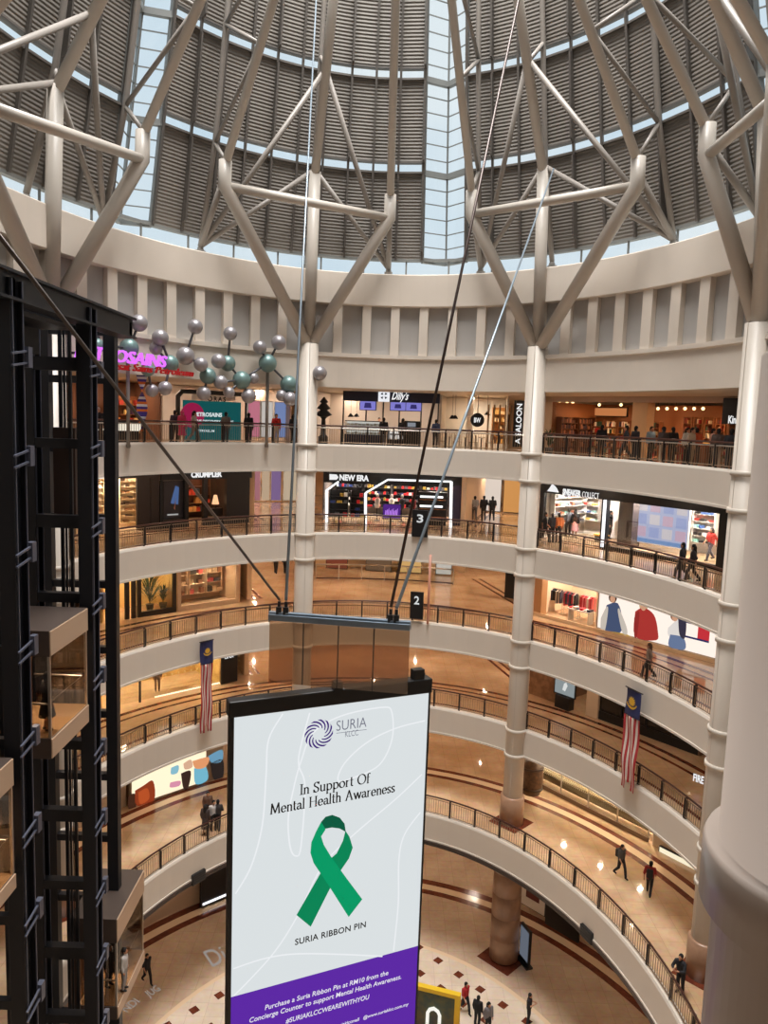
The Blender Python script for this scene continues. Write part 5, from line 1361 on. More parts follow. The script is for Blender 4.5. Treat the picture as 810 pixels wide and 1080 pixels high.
for i, (f0, f1, c, la) in enumerate(((.02, .22, (196, 130, 140), 'rosy'), (.26, .4, (226, 196, 164), 'cream'), (.44, .62, (150, 120, 170), 'violet'), (.68, .95, (230, 206, 176), 'pale'))): panel(Fe, 'shop_window', '%s lit shop window at the far end of the third floor corridor left of the column' % la, 'shop window', Fe.W * f0, Fe.W * f1, .1, 3.0, 0, emis('leftwin_%d' % i, c, .6), mat('shelf_pale'))
pr('person in grey shirt walking away in the third floor corridor, left of three', 499.5, 3, 9, pi, 'walk', (150, 146, 146), (90, 88, 92))
pr('person in black shirt and shorts in the third floor corridor, middle of three', 509, 3, 9.6, pi, 'stride', DK, (60, 58, 62))
pr('person in black with bare arms in the third floor corridor, right of three', 518, 3, 9.6, pi, 'walk', DK, (44, 42, 48))
# numbered floor signs standing at the balustrades
def floorsign(lev, u0, v0, u1, v1, s, la):
    c0 = on_ring((u0 + u1) / 2, v1, -.02); a = ang(c0, -.02); wd = abs((on_ring(u1, v1, -.02) - on_ring(u0, v1, -.02)).length); h = (on_ring(u0, v0, -.02) - on_ring(u0, v1, -.02)).z
    ex = (rp(a + .01, 0, 0) - rp(a - .01, 0, 0)).normalized(); ey = V((-ex.y, ex.x, 0))
    c0 = V((c0.x, c0.y, c0.z)); Tt = lambda x, y, z: c0 + ex * x + ey * y + V((0, 0, z))
    t = thing('floor_sign', la, 'sign', c0, None)
    MB().box(-wd / 2, wd / 2, -.14, .04, 0, h, Tt).build('box', M_BLK, t); text_mesh('numeral', s, emis('sign_soft_white', (220, 222, 222), .9), Tt(-wd * .2, -.15, h * .55), ex, (0, 0, 1), wd * .4, h * .3, .02, parent=t)
floorsign(3, 434.5, 538, 451, 566, '3', 'black numbered sign box standing at the third floor balustrade'); floorsign(2, 432.5, 624, 446, 652, '2', 'black numbered sign box standing at the second floor balustrade'); floorsign(1, 434, 709, 447, 744, '1', 'black numbered sign box standing at the first floor balustrade')
p = on_ring(451, 658, -.1); q = on_ring(452, 585, -.1); b = MB().path([p, V((p.x, p.y, q.z))], .07, 10); tag(b.build('pink_pole', mat('pink_pole', (206, 150, 130), .4), None, True), 'thin pink pole standing at the second floor balustrade right of the numeral 2', 'pole')
# second floor, centre: inner void railing and far shops
def far_rail(lev, off, a0, a1, label):
    z = LV[lev]; t = thing('balustrade', label, 'railing', rp((a0 + a1) / 2, off, z)); n_ = 20
    MB().path([rp(a0 + (a1 - a0) * i / n_, off, z + 1.1) for i in range(n_ + 1)], .05, 8).build('handrail', mat('satin_steel'), t, True)
    MB().path([rp(a0 + (a1 - a0) * i / n_, off, z + .1) for i in range(n_ + 1)], .05, 8).build('bottom_rail', M_WOOD, t, True)
    for i in range(7): a = a0 + (a1 - a0) * i / 6; MB().beam(rp(a, off, z), rp(a, off, z + 1.1), .08, .08).build('post', mat('satin_steel'), t)
    b = MB()
    for i in range(n_): p_, q_ = a0 + (a1 - a0) * i / n_, a0 + (a1 - a0) * (i + 1) / n_; b.poly([rp(p_, off, z + .15), rp(q_, off, z + .15), rp(q_, off, z + 1.05), rp(p_, off, z + 1.05)])
    b.build('glass_panel', M_GLASS, t)
far_rail(2, 11.4, au(333, 610, 11.4), au(478, 610, 11.4), 'straight glass balustrade deep inside the second floor behind the centre')
Fz = Front(2, 333, 545, 600, 15.5)
for i, (u0, u1, c, la) in enumerate(((344, 366, (128, 62, 42), 'dark red'), (386, 412, (110, 84, 62), 'brown'), (420, 444, (222, 176, 110), 'golden'), (460, 476, (206, 200, 190), 'white'))):
    xa, xb = Fz.px(u0, 600)[0], Fz.px(u1, 600)[0]; panel(Fz, 'shop_window', '%s lit shop window deep inside the second floor' % la, 'shop window', xa, xb, .1, 2.6, 0, emis('farwin_%d' % i, c, .8))
wallstrip(2, au(333, 600, 16), au(490, 600, 16), 16.2, mat('far_wall_warm', (222, 190, 148), .5))
p0, p1 = rp(au(497, 612, 14), 14, LV[2]), rp(au(553, 632, 6.5), 6.5, LV[2])
n_ = V((-(p1 - p0).y, (p1 - p0).x, 0)).normalized()
for lev, dz in ((2, 0), (1, LV[1] - LV[2])):
    for d in (.0, .55): struct(MB().poly([p0 + n_ * d + V((0, 0, dz)), p1 + n_ * d + V((0, 0, dz)), p1 + n_ * (d + .2) + V((0, 0, dz)), p0 + n_ * (d + .2) + V((0, 0, dz))], (0, 0, .006)).build('trim', M_BAND))
t = panel(Front(2, 525, 552, 625, 8.5), 'shop_window', 'black shop window with a white edge right of the second floor hall', 'shop window', .5, 2.4, .2, 3, 0, M_BLK)
# ================================================================ LEFT BAY
# top floor: science centre
Fp = Front(4, 95, 312, 440, 5.2)
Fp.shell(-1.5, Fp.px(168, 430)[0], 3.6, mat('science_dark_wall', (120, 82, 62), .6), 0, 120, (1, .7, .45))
Fp.shell(Fp.px(172, 430)[0], Fp.W - .4, 3.8, mat('science_wall', (196, 176, 158), .6), 0, 190, (1, .88, .76))
x0, x1 = Fp.px(193, 440, 1)[0], Fp.px(254, 440, 1)[0]
t = Fp.thing('billboard', 'teal science centre billboard with a pink circle in a black arch', 'billboard', (x0 + x1) / 2, 1)
zb1 = Fp.px(220, 423, 1)[1]
Fp.box('face', emis('billboard_teal', (16, 92, 94), .7), x0, x1, 1.0, 1.05, .05, zb1, t)
cx2, cz2 = Fp.px(203, 438, 1)
flat(Fp, 'circle', emis('billboard_pink', (166, 30, 80), .7), [(cx2 + .72 * cos(k * pi / 14), cz2 + .72 * sin(k * pi / 14)) for k in range(28)], .985, t)
Fp.text('PETROSAINS', emis('billboard_white', (220, 232, 232), .9), 205, 438.5, 234, 440, 4.2, .97, .03, parent=t); Fp.text('THE DISCOVERY CENTRE', emis('billboard_white'), 206, 445, 246, 447, 3, .97, .02, parent=t); Fp.text('PETROLEUM', emis('billboard_white'), 207, 455, 226, 456, 2.4, .97, .01, parent=t)
za = Fp.px(220, 414, .8)[1]
MB().path([Fp.T(x0 - .35, .9, .05), Fp.T(x0 - .35, .9, za - .3), Fp.T(x0 - .1, .9, za), Fp.T(x1 + .1, .9, za), Fp.T(x1 + .35, .9, za - .3), Fp.T(x1 + .35, .9, .05)], .13, 10).build('arch', M_BLK, t, True)
Fp.box('name_board', mat('name_board', (196, 190, 184), .5), x0 + .5, x1 - .4, .95, 1.0, zb1 + .05, za - .15, t); Fp.text('ORAS', M_INK, 219, 422.5, 238, 424, 5, .93, .02, parent=t, space=1.3)
pa = on_ring(83, 374.5, -1.3); pb = on_ring(175, 386.5, -1.3)
PUR = emis('neon_pink_violet', (216, 110, 250), 1.25)
t = thing('neon_sign', 'glowing violet neon name sign over red lettering beside the lift frame', 'sign', (pa + pb) / 2)
def ringtext(s, u0, v0, u1, v1, hpx, off, m, shear, bold, parent, nm='lettering'):
    p, q = on_ring(u0, v0, off), on_ring(u1, v1, off); z_ = (p.z + q.z) / 2; h = p.z - on_ring(u0, v0 + hpx, off).z
    p.z = q.z = z_
    return text_mesh(nm, s, m, p, q - p, (0, 0, 1), (q - p).length, h, bold, .1, shear, parent)
ringtext('PETROSAINS', 78, 376, 175, 388, 14, -1.4, PUR, .25, .012, t)
ringtext('Pusat Sains Petroleum', 112, 389, 203, 397, 8, -1.3, emis('red_letters', (176, 34, 34), .7), .3, .0, t)
for u, v in ((100, 372), (160, 380)): p = on_ring(u, v, -1.28); q = rp(ang(p, -1.28), .05, p.z - Z0); MB().beam(p, q, .1, .1).build('bracket', M_BLK, t)
# spiral printed hanging banner
b = MB(); ms = [mat('banner_violet', (70, 50, 140), .6), mat('banner_white2', (226, 224, 230), .6), mat('banner_orange', (226, 116, 40), .6)]
pt, pbm = on_ring(149.5, 392, .3), on_ring(150.5, 455, .3)
for k in range(24):
    z1_, z0_ = pt.z + (pbm.z - pt.z) * k / 24, pt.z + (pbm.z - pt.z) * (k + 1) / 24; th = k * .22; th2 = (k + 1) * .22
    d1, d2 = V((cos(th), sin(th) * .35, 0)) * .26, V((cos(th2), sin(th2) * .35, 0)) * .26
    b.k = (0, 0, 1, 0, 2, 1, 0, 2)[k % 8]
    c_ = V((pt.x, pt.y, 0)); b.poly([c_ - d1 + V((0, 0, z1_)), c_ + d1 + V((0, 0, z1_)), c_ + d2 + V((0, 0, z0_)), c_ - d2 + V((0, 0, z0_))], (.012, -.012, 0))
o = b.build('hanging_banner', ms); tag(o, 'twisted violet and orange banner hanging under the neon sign', 'banner')
for i in range(3):
    xa = Fp.px(262 + i * 14, 440, .5)[0]
    panel(Fp, 'poster_panel', ('tall pink poster panel right of the teal billboard', 'tall white poster panel right of the pink one', 'tall blue poster panel closest to the left middle column')[i], 'poster', xa, xa + .75, .3, 2.4, .5, emis('poster_panel_%d' % i, [(214, 130, 150), (222, 214, 206), (130, 150, 200)][i], .7), mat('shelf_pale'))
shelves(Fp, 'dark shelf of souvenirs glowing orange left of the teal billboard', Fp.px(118, 430, 2.6)[0], Fp.px(164, 430, 2.6)[0], 2.7, .3, 2.4, 4, [(206, 130, 60), (180, 60, 50), (220, 190, 120), (90, 60, 100)], 17, .5, mat('shelf_wood', (150, 100, 60), .5), .85, (.14, .3), .7)
xa, xb = Fp.px(100, 455, -1)[0], Fp.px(146, 455, -1)[0]
t = Fp.thing('display_counter', 'dark counter with bright lit squares behind the railing at left', 'counter', (xa + xb) / 2, -1)
Fp.box('body', M_BLK, xa, xb, -1, -.5, 0, 1.1, t)
for k in range(5): xx = xa + (xb - xa) * (k + .15) / 5; Fp.box('lit_square', emis('lit_square', (240, 230, 210), 1.1), xx, xx + .5, -1.03, -1, .55, .95, t)
pr('person in pale headscarf at the top floor railing beside the lift frame', 104, 4, 1.2, .2, 'stand', DK, DK, scarf=(196, 188, 180))
pr('person in bright pink headscarf and coat in front of the teal billboard', 192, 4, 1.4, 2.7, 'stand', (206, 60, 110), (206, 60, 110), scarf=(214, 70, 120), skirt=True)
pr('person in dark blue beside the pink dressed person', 184.5, 4, 2.3, 2.9, 'stand', (60, 50, 74), DK)
pr('person in white top walking in front of the teal billboard', 204.5, 4, 1.5, 1.6, 'walk', (206, 200, 194), (150, 140, 134), longhair=True)
pr('person in patterned grey top at the right part of the teal billboard', 238, 4, 1.5, 3.0, 'stand', (120, 116, 116), (60, 60, 70))
pr('person in black standing right of the teal billboard', 262, 4, 1.6, 3.0, 'stand', DK, DK)
pr('person in red shirt in front of the poster panels', 291, 4, 3.0, .2, 'stand', (196, 44, 44), (196, 186, 176))
pr('person in black close to the left middle column on the top floor', 309, 4, 1.0, 2.6, 'stand', DK, DK, longhair=True)
# third floor left: black bag shop and shoe shop
Fr = Front(3, 92, 264, 525, 5.8)
xk0 = Fr.px(169, 525)[0]
Fr.shell(-.5, xk0 - .2, 3.2, mat('shoe_shop_wall', (236, 214, 184), .5), 0, 260, (1, .84, .64))
Fr.shell(xk0, Fr.W - .3, 3.6, mat('bag_shop_wall', (70, 54, 46), .6), 0, 150, (1, .66, .4))
t = Fr.thing('storefront', 'black bag shop front with white name and an open doorway', 'shop front', (xk0 + Fr.W) / 2, 0)
Fr.box('header', M_BLK, xk0, Fr.W, -.15, .15, 2.75, Fr.H, t)
for (u0, u1) in ((168, 171), (194, 198), (214, 218), (238, 262)): Fr.box('jamb', M_BLK, Fr.px(u0, 530)[0], Fr.px(u1, 530)[0], -.12, .15, 0, 2.75, t)
Fr.box('window_sill', M_BLK, Fr.px(171, 530)[0], Fr.px(194, 530)[0], -.1, .15, 0, .45, t); Fr.box('window_sill', M_BLK, Fr.px(218, 530)[0], Fr.px(238, 530)[0], -.1, .15, 0, .45, t)
Fr.text('CRUMPLER', sg, 201.5, 503.5, 234, 502.5, 6, -.18, .05, parent=t, space=1.0)
xa, xb = Fr.px(173, 530, .1)[0], Fr.px(193, 530, .1)[0]
t = panel(Fr, 'window_poster', 'dark window poster of a person in blue, bag shop left window', 'poster', xa, xb, .5, 2.65, .12, mat('poster_dark', (46, 44, 50), .5))
flat(Fr, 'poster_shape', emis('poster_blue', (90, 120, 176), .6), [(xa + .4, 1.4), (xb - .3, 1.3), (xb - .25, 2.3), (xa + .7, 2.4)], .1, t); flat(Fr, 'poster_shape', mat('poster_skin2', (176, 120, 96), .5), [(xa + .6, 1.1), (xb - .5, 1.0), (xb - .45, 1.75), (xa + .75, 1.8)], .095, t); flat(Fr, 'poster_caption', emis('caption_white', (200, 200, 200), .7), [(xa + .2, .7), (xb - .3, .7), (xb - .3, .78), (xa + .2, .78)], .09, t)
shelves(Fr, 'shelf of colourful bags inside the bag shop doorway', Fr.px(198, 530, 2.9)[0], Fr.px(222, 530, 2.9)[0], 2.9, .4, 2.5, 4, [(196, 70, 50), (60, 60, 66), (206, 150, 90), (90, 110, 120)], 61, .45, mat('bag_shelf', (90, 56, 36), .5), .85, (.2, .4), .75)
xx = Fr.px(228, 540, .5)[0]
t = Fr.thing('table_lamp', 'small glowing table lamp in the right window of the bag shop', 'lamp', xx, .6, .5)
c = Fr.T(xx, .6, .5); Fr.box('base', M_BLK, xx - .4, xx + .4, .4, .8, .45, .9, t); MB().lathe([(.22, c.z + .65), (.1, c.z + 1.2)], (c.x, c.y), 14).build('lamp_shade', emis('lamp_peach', (255, 190, 140), 1.2), t, True); MB().path([c + V((0, 0, .4)), c + V((0, 0, .68))], .03, 8).build('stem', M_BLK, t)
for i, (u0, u1) in enumerate(((98, 111), (127, 145))):
    shelves(Fr, ('bright shelf wall of shoes seen between the two lift posts', 'bright shelf wall of shoes right of the last lift post')[i], Fr.px(u0, 520, 1.6)[0], Fr.px(u1, 520, 1.6)[0], 1.7, .2, 2.9, 8, [(226, 206, 176), (150, 110, 76), (236, 226, 210), (96, 70, 54)], 71 + i, .35, mat('shoe_shelf', (240, 216, 176), .5), .9, (.2, .3), .45)
t = Fr.thing('storefront', 'dark framed shoe shop front left of the black bag shop', 'shop front', 2, 0)
Fr.box('header', mat('brown_black', (40, 30, 26), .5), -.5, xk0 - .1, -.1, .15, 2.9, Fr.H, t)
for (u0, u1) in ((144, 158), (159, 167)): Fr.box('panel', mat('brown_black', (40, 30, 26), .5), Fr.px(u0, 530)[0], Fr.px(u1, 530)[0], -.05, .1, 0, 2.9, t)
Fr.box('lit_fascia', emis('strip_white'), Fr.px(98, 505)[0], Fr.px(121, 505)[0], -.13, -.1, 2.95, 3.3, t)
# second floor left
Fq = Front(2, 128, 252, 625, 5.6)
xq = Fq.px(187, 625)[0]
Fq.shell(-1, xq - .1, 2.6, mat('gold_wall', (226, 186, 118), .5), 0, 170, (1, .8, .52)); Fq.shell(xq + .15, Fq.W, 2.4, mat('bag_wall', (216, 178, 140), .5), 0, 170, (1, .84, .64))
for k, (u0, u1, c, la) in enumerate(((147, 184, (40, 30, 24), 'black framed window with a plant and a round plaque'), (189, 250, (206, 176, 146), 'pale framed window full of handbags'))):
    xa, xb = Fq.px(u0, 625)[0], Fq.px(u1, 625)[0]; t = Fq.thing('storefront', la + ', second floor left', 'shop front', (xa + xb) / 2, 0); m = mat('frame_%d' % c[0], c, .45)
    for (a, b_, c0, c1) in ((xa - .12, xa + .1, 0, Fq.H), (xb - .1, xb + .1, 0, Fq.H)): Fq.box('jamb', m, a, b_, -.05, .12, c0, c1, t)
    Fq.box('sill', m, xa, xb, -.05, .12, 0, .3, t); Fq.box('header', m, xa, xb, -.05, .12, Fq.H - .3, Fq.H, t); Fq.box('window_glass', M_GLASS, xa, xb, .02, .03, .3, Fq.H - .3, t)
for u in (134, 141): xx = Fq.px(u, 630)[0]; struct(Fq.box('trim', mat('frame_40', (40, 30, 24), .45), xx - .12, xx + .12, -.05, .1, 0, Fq.H))
plant(Fq, Fq.px(158, 630, 1.0)[0], 1.0, 'dark leafy tree in a pot behind the black framed second floor window', 3.4, 8); plant(Fq, Fq.px(172, 638, .9)[0], .9, 'smaller green plant right of the dark tree in the second floor window', 1.9, 9)
xx, zz = Fq.px(173, 613, 2.4); t = Fq.thing('wall_plaque', 'round pale plaque on the golden wall behind the plants', 'plaque', xx, 2.4, zz)
for r, m, d in ((.5, mat('plaque_ring', (236, 214, 176), .5), .02), (.2, mat('plaque_core', (110, 70, 40), .5), .05)): MB().poly([Fq.T(xx + r * cos(k * pi / 12), 2.45 - d - .06, zz + r * sin(k * pi / 12)) for k in range(24)], Fq.ey * .04).build('disc', m, t)
for i in range(3):
    xa, xb = xq + .4 + i * (Fq.W - xq - .6) / 3, xq + .3 + (i + 1) * (Fq.W - xq - .6) / 3
    shelves(Fq, ('left', 'middle', 'right')[i] + ' wall shelf of handbags in the second floor bag window', xa, xb, 1.6, .5, 2.9, 4, [(70, 40, 34), (176, 60, 54), (206, 170, 130), (40, 36, 36), (150, 100, 70)], 81 + i, .4, mat('bag_shelf_pale', (220, 186, 150), .5), .75, (.25, .5), .6)
pr('person in brown top at the far end of the second floor corridor', 290, 2, 13.5, pi, 'walk', (60, 50, 46), DK); pr('person in black far down the second floor corridor, next to the left middle column', 300, 2, 13.5, pi, 'stride', DK, DK)
# first floor left: golden glazed shop
Ft = Front(1, 126, 252, 710, 5.5)
Ft.shell(-1, Ft.px(232, 705)[0], 3.2, mat('gold_shop_wall', (236, 200, 130), .5, noise=(1.5, (206, 164, 96), .4, .6)), 0, 360, (1, .82, .54))
xb = Ft.px(232, 705)[0]
t = Ft.thing('storefront', 'golden glazed first floor shop front with a row of tiny lights along its foot', 'shop front', xb / 2, 0)
Ft.box('window_glass', M_GLASS, -.5, xb, 0, .02, .1, Ft.H - .2, t)
for u in (147.5,): xx = Ft.px(u, 720)[0]; Ft.box('mullion', M_BLK, xx - .05, xx + .05, -.04, .05, 0, Ft.H, t)
b = MB()
for k in range(40): xx = Ft.px(163, 735)[0] + (xb - Ft.px(163, 735)[0]) * k / 40; b.box(xx, xx + .07, -.05, -.01, .08, .16, Ft.T)
o = b.build('foot_light', emis('tiny_light', (255, 240, 206), 1.6), t); o['kind'] = 'stuff'
b = MB()
for j in range(14):
    for k in range(7): xx = Ft.px(178, 705)[0] + j * .42; b.box(xx, xx + .1, 1.4, 1.45, .7 + k * .3, .8 + k * .3, Ft.T)
o = b.build('bead_screen', mat('bead_pale', (240, 220, 176), .4), t); o['kind'] = 'stuff'
xa = Ft.px(184, 698, .6)[0]; panel(Ft, 'wall_light', 'bright white picture light high in the golden shop', 'light', xa - .8, xa + .9, 2.3, 2.9, 1.2, emis('bright_white', (255, 244, 226), 1.4), mat('shelf_pale'))
xa, xb2 = Ft.px(233.5, 705)[0], Ft.px(249, 705)[0]
t = panel(Ft, 'shop_window', 'black shop panel with small white name at the end of the first floor left bay', 'shop window', xa, xb2, .05, 3.2, -.1, M_BLK); Ft.text('LINX', sg, 237, 694.5, 246.5, 693.5, 3.4, -.13, .02, parent=t)
pr('person in brown standing inside the golden first floor shop', 166, 1, 6.3, .4, 'stand', (110, 84, 70), (130, 100, 84))
# ground floor left: picture light boxes
Fy = Front(0, 134, 240, 830, 3.9)
xa, xb = Fy.px(139, 830)[0], Fy.px(217, 830)[0]
t = Fy.thing('light_box', 'bright ground floor light box with perfume bottle and butterflies picture', 'light box', (xa + xb) / 2, 0)
Fy.box('case', mat('light_box_frame'), xa - .05, xb + 1.2, 0, .25, .0, Fy.H, t); Fy.box('face', emis('light_box_cream', (255, 240, 206), 1.1), xa, xb, -.02, 0, .15, 3.1, t)
def ypx(pts): return [Fy.px(120 + a / 5.786, 770 + b_ / 5.783, -.03) for a, b_ in pts]
for pts, c, dn in (([(130, 370), (180, 340), (240, 310), (245, 430), (140, 460)], (150, 60, 30), -.026), ([(150, 380), (205, 355), (215, 420), (160, 450)], (190, 84, 40), -.03), ([(90, 400), (130, 390), (135, 470), (90, 480)], (70, 40, 26), -.026), ([(410, 265), (470, 250), (455, 350), (425, 355)], (60, 40, 34), -.026), ([(425, 205), (470, 180), (480, 225), (435, 240)], (226, 180, 150), -.026), ([(350, 230), (395, 215), (390, 260), (350, 270)], (140, 196, 214), -.026), ([(345, 320), (405, 310), (400, 340), (345, 350)], (226, 150, 176), -.026), ([(490, 235), (555, 215), (575, 300), (500, 330)], (120, 190, 214), -.026), ([(480, 190), (580, 165), (560, 225), (500, 235)], (236, 160, 110), -.028), ([(575, 160), (660, 120), (660, 190), (600, 200)], (110, 160, 190), -.026), ([(590, 205), (665, 180), (665, 290), (610, 300)], (44, 36, 34), -.026)):
    flat(Fy, 'poster_shape', emis('poster_%d_%d_%d' % c, c, .9), smooth(ypx(pts) + [ypx(pts)[0]], 4)[:-1], dn, t, .002)
wallstrip(0, au(225, 830, 4.2), au(260, 830, 4.2), 4.3)
wallstrip(0, AMIN, au(134, 840, 4.2), 4.3)
pf('person in brown jacket on the ground floor gallery left of the banner, at the back', 219, 866, 0, .3, 'stand', (104, 76, 62), DK); pf('person in white top on the ground floor gallery left of the banner', 225, 876, 0, .6, 'stand', (206, 200, 198), DK)
pr('person in dark dress at the railing left of the banner', 216.5, 0, -1.35, 2.9, 'stand', (70, 58, 56), (64, 52, 52), skirt=True, longhair=True, v0=888); pr('person in black trousers at the railing next to the banner edge', 229.5, 0, -1.4, 3.2, 'stride', (60, 54, 54), DK, v0=882)
# concourse left
Fx = Front(-1, 150, 252, 950, 4.2)
wallstrip(-1, AMIN, au(262, 940, 5), 4.6, mat('concourse_wall_left', (206, 180, 154), .5))
xa, xb = Fx.px(213, 945, -.2)[0], Fx.W + .6
t = Fx.thing('storefront', 'black concourse shop front with white spot lamps beside the banner edge', 'shop front', (xa + xb) / 2, 0)
Fx.box('back', M_BLK, xa, xb, -.1, .1, .1, 3.6, t); Fx.box('light_strip', emis('strip_white'), xa + .1, xb, -.16, -.1, .25, .36, t)
for k in range(3): MB().beam(Fx.T(xa + .4 + k * .9, -.3, 2.9), Fx.T(xa + .75 + k * .9, -.45, 2.6), .14, .14).build('spot_lamp', emis('spot_white', (230, 226, 220), 1.0), t)
xa, xb, za, zb = Fx.rect(188, 936, 207, 950, -.3)
t = panel(Fx, 'shop_sign', 'small blue and white sign on the concourse wall left of the black shop', 'sign', xa, xb, 2.3, 3.0, -.3, mat('sign_blue', (40, 60, 120), .5))
for k in range(6): flat(Fx, 'sign_mark', emis('sign_white'), [(xa + .12 + k * .13, 2.45), (xa + .19 + k * .13, 2.45), (xa + .19 + k * .13, 2.75 + .08 * (k % 2)), (xa + .12 + k * .13, 2.75)], -.325, t)
# dark louvre boxes on the ground floor fascia
for (u, v, la) in ((209, 925, 'dark rectangular vent box on the ground floor fascia left of the banner'), (619, 985, 'dark rectangular vent box on the ground floor fascia right of the banner')):
    c = on_ring(u, v, -2.3); a = ang(c, -2.3); ex = (rp(a + .01, 0, 0) - rp(a - .01, 0, 0)).normalized(); ey = V((-ex.y, ex.x, 0)); Tt = lambda x, y, z, c=c, ex=ex, ey=ey: c + ex * x + ey * y + V((0, 0, z))
    t = thing('vent_box', la, 'vent', c); MB().box(-.42, .42, -.1, .08, -.28, .28, Tt).build('casing', M_BLK, t, bevel=.03)
    for k in range(4): MB().box(-.36, .36, -.115, -.1, -.22 + k * .12, -.16 + k * .12, Tt).build('louvre', mat('louvre', (44, 42, 42), .5), t)
# ================================================================ FLAGS
def flag(u0, v0, u1, v1, uk, vk, label):
    p, q = on_ring(u0, v0, -.35), on_ring(u1, v0, -.35); c0 = (p + q) / 2
    W_ = max((q - p).length, .75); a = ang(c0, -.35); ex = (rp(a + .01, 0, 0) - rp(a - .01, 0, 0)).normalized(); n_ = V((ex.y, -ex.x, 0))
    ztop = c0.z; zk = on_ring((u0 + u1) / 2, vk, -.35).z; zbt = on_ring((u0 + u1) / 2, v1, -.35).z; c0 = V((c0.x, c0.y, 0))
    t = thing('hanging_flag', label, 'flag', V((c0.x, c0.y, ztop)))
    MB().path([c0 - ex * (W_ / 2 + .05) + V((0, 0, ztop)), c0 + ex * (W_ / 2 + .05) + V((0, 0, ztop))], .03, 8).build('rod', M_BLK, t)
    wob = lambda x, z: n_ * (.05 * sin(x * 9 + z * 1.6) + .03 * sin(z * 3.1))
    def cloth(name, m, x0, x1, za, zb, n=14, taper=0, dn=0.0):
        b = MB(); vs = []
        for i in range(n + 1):
            z = za + (zb - za) * i / n
            for x in (x0, (x0 + x1) / 2, x1): vs.append(c0 + ex * (x * W_ * (1 - taper * i / n)) + V((0, 0, z)) + wob(x, z) + n_ * dn)
        b.add(vs, [(i * 3 + j, i * 3 + j + 1, i * 3 + j + 4, i * 3 + j + 3) for i in range(n) for j in (0, 1)])
        o = b.build(name, m, t, True); s_ = o.modifiers.new('thick', 'SOLIDIFY'); s_.thickness = .008
    cloth('canton', mat('flag_blue', (40, 46, 92), .8), -.5, .5, ztop, zk)
    for k in range(9): cloth('stripe', mat('flag_red', (176, 50, 56), .8) if k % 2 == 0 else mat('flag_white', (220, 206, 198), .8), -.5 + k / 9, -.5 + (k + 1) / 9, zk, zbt + (.35 if 2 < k < 6 else 0), 22, .12)
    zc = (ztop + zk) / 2; r = W_ * .24; Y = mat('flag_yellow', (214, 168, 50), .8); n2 = n_ * .085
    MB().poly([c0 + ex * (r * (1 if k % 2 else .62) * cos(k * pi / 14)) + V((0, 0, zc + .1 + r * (1 if k % 2 else .62) * sin(k * pi / 14))) + n2 for k in range(28)], n_ * .006).build('sun', Y, t)
    cr_ = [(1.45 * r * cos(radians(200 + 140 * k / 10)), 1.45 * r * sin(radians(200 + 140 * k / 10))) for k in range(11)] + [(1.4 * r * cos(radians(340 - 140 * k / 10)) * .92, 1.05 * r * sin(radians(340 - 140 * k / 10))) for k in range(11)]
    MB().poly([c0 + ex * x + V((0, 0, zc + .1 + z)) + n2 for x, z in cr_], n_ * .006).build('crescent', Y, t)
flag(213, 676, 223, 772, 218, 700, 'striped red and white flag with blue top hanging on the left fascia')
flag(661, 728, 677, 838, 668, 757, 'striped red and white flag with blue top hanging on the right fascia')
# ================================================================ CONCOURSE FLOOR: inlays, lettering, people, kiosk
inl = MB(); zf = LV[-1] + Z0
for i in range(-16, 17):
    for j in range(-22, 23):
        if (i + j) % 2: continue
        x, y = CX + i * 1.05, CY + j * 1.05
        if ((x - CX) / (RX - 2.0)) ** 2 + ((y - CY) / (RY - 2.0)) ** 2 > 1: continue
        if abs(i) < 0: continue
        inl.poly([(x + .3, y, zf + .004), (x, y + .3, zf + .004), (x - .3, y, zf + .004), (x, y - .3, zf + .004)], (0, 0, .004))
o = struct(inl.build('floor_inlay', M_BAND))
struct(MB().ringstrip(-pi, pi, [(-2.0, LV[-1]), (-1.75, LV[-1]), (-1.75, LV[-1] + .005), (-2.0, LV[-1] + .005)], 90).build('trim', M_BAND2))
fl = MB().ringstrip(-pi, pi, [(-13.9, LV[-1]), (-2.0, LV[-1]), (-2.0, LV[-1] + .003), (-13.9, LV[-1] + .003)], 90); struct(fl.build('floor_inlay', marble('pale_marble', (218, 200, 180), (230, 214, 196), .18)))
def floortext(s, u0, v0, u1, v1, h, lab):
    a, b_ = on_floor(u0, v0, -1), on_floor(u1, v1, -1); e = (b_ - a); o = text_mesh('floor_lettering', s, emis('floor_letter_white', (196, 186, 180), .55), a + V((0, 0, .012)), e, V((-e.y, e.x, 0)), e.length, h, 0, .004); tag(o, lab, 'lettering')
floortext('Dior', 224, 1020, 262, 1005, 1.4, 'large pale projected lettering on the concourse floor at the banner edge')
floortext('JUG', 157, 1052, 170, 1044, .5, 'small pale projected lettering on the concourse floor by the lowest lift cab'); floortext('NDI', 134, 1068, 148, 1057, .5, 'small pale projected lettering on the concourse floor beneath the lowest lift cab')
pf('person in black standing on the concourse just right of the lowest lift cab', 155, 1037, -1, .8, 'walk', DK, DK)
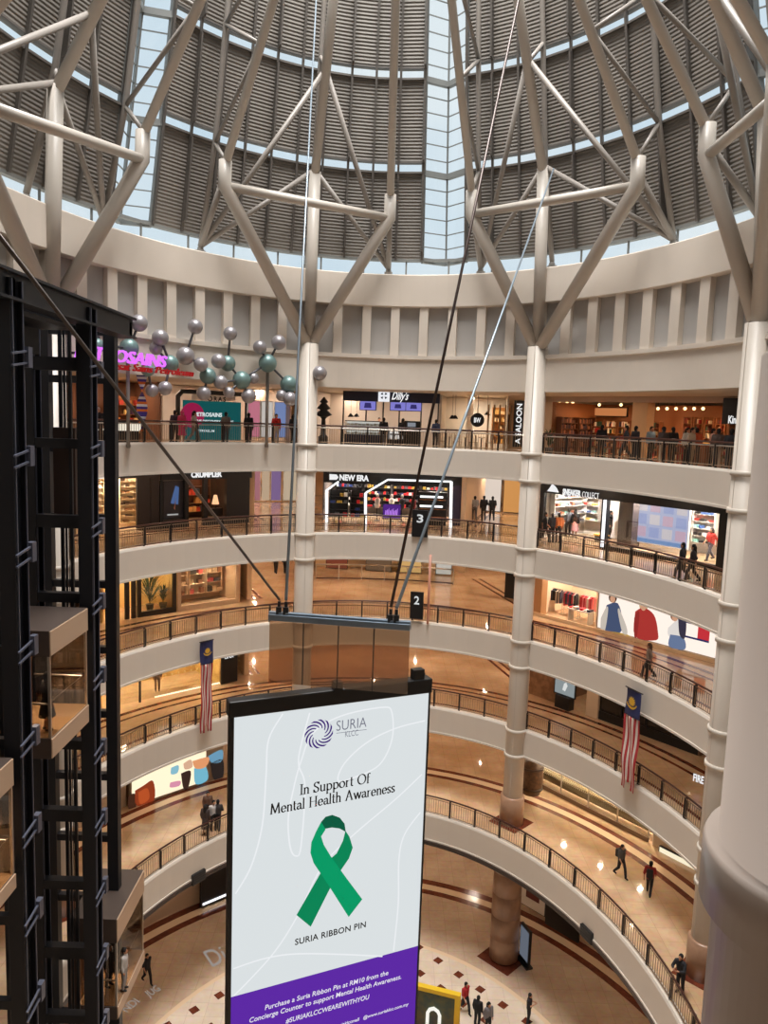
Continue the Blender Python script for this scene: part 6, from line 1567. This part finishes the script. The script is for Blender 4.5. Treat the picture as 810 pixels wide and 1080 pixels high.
pf('person in red jacket walking on the concourse right of the banner foot', 490, 1068, -1, .6, 'walk', (186, 44, 50), DK); pf('person in black beside the person in the red jacket', 503, 1083, -1, 2.6, 'stand', DK, DK); pf('person in grey at the bottom edge near the kiosk', 514, 1090, -1, .4, 'stand', (120, 116, 120), DK, longhair=True)
pf('person in black with a phone on the concourse, right of the group', 557, 1080, -1, 1.2, 'phone', (36, 32, 36), DK)
k0 = on_floor(458, 1092, -1); kx = V((.96, -.28, 0)).normalized(); ky = V((-kx.y, kx.x, 0)); Tk = lambda x, y, z: k0 + kx * x + ky * y + V((0, 0, z))
t = thing('kiosk', 'yellow edged kiosk with a green backdrop and white arch at the banner foot', 'kiosk', k0)
MB().box(-2.2, .95, -.1, .1, 0, 2.3, Tk).build('backdrop', mat('kiosk_green', (64, 84, 70), .6, noise=(3, (90, 96, 60), .4, .6)), t)
MB().box(-2.3, 1.2, -.14, .14, 2.3, 2.5, Tk).box(.95, 1.2, -.14, .14, 0, 2.3, Tk).build('yellow_edge', mat('kiosk_yellow', (236, 196, 40), .5), t)
MB().box(-2.3, 1.2, -1.6, -.1, 0, .25, Tk).build('platform', mat('kiosk_pink', (206, 110, 130), .5), t)
MB().path([Tk(x - .75, -.16, z) for x, z in ((.4, .3), (.4, 1.25), (.5, 1.45), (.7, 1.55), (.9, 1.45), (1.0, 1.25), (1.0, .3))], .08, 8).build('white_arch', emis('arch_white', (250, 246, 236), 1.0), t, True)
MB().box(1.2, 2.6, -1.0, -.8, 0, .5, Tk).build('yellow_wall', mat('kiosk_yellow', (236, 196, 40), .5), t)
# people in the lifts
def in_cab(u, v, z):
    d = ray(u, v); p = d * (z / d.z); return V((p.x, p.y, Z0 + z))
person('person in dark suit standing in the middle lift cab, seen from behind', in_cab(50, 770, -9.07), 2.3, 'stand', (34, 32, 36), (34, 32, 36), skirt=True)
person('person in dark clothes standing in the lowest lift cab at the left', in_cab(115, 1040, -21.32), 1.2, 'stand', DK, DK); person('person in pale patterned clothes beside the glass in the lowest lift cab', in_cab(131, 1044, -21.32), 1.6, 'stand', (186, 182, 180), (150, 146, 146), longhair=True)
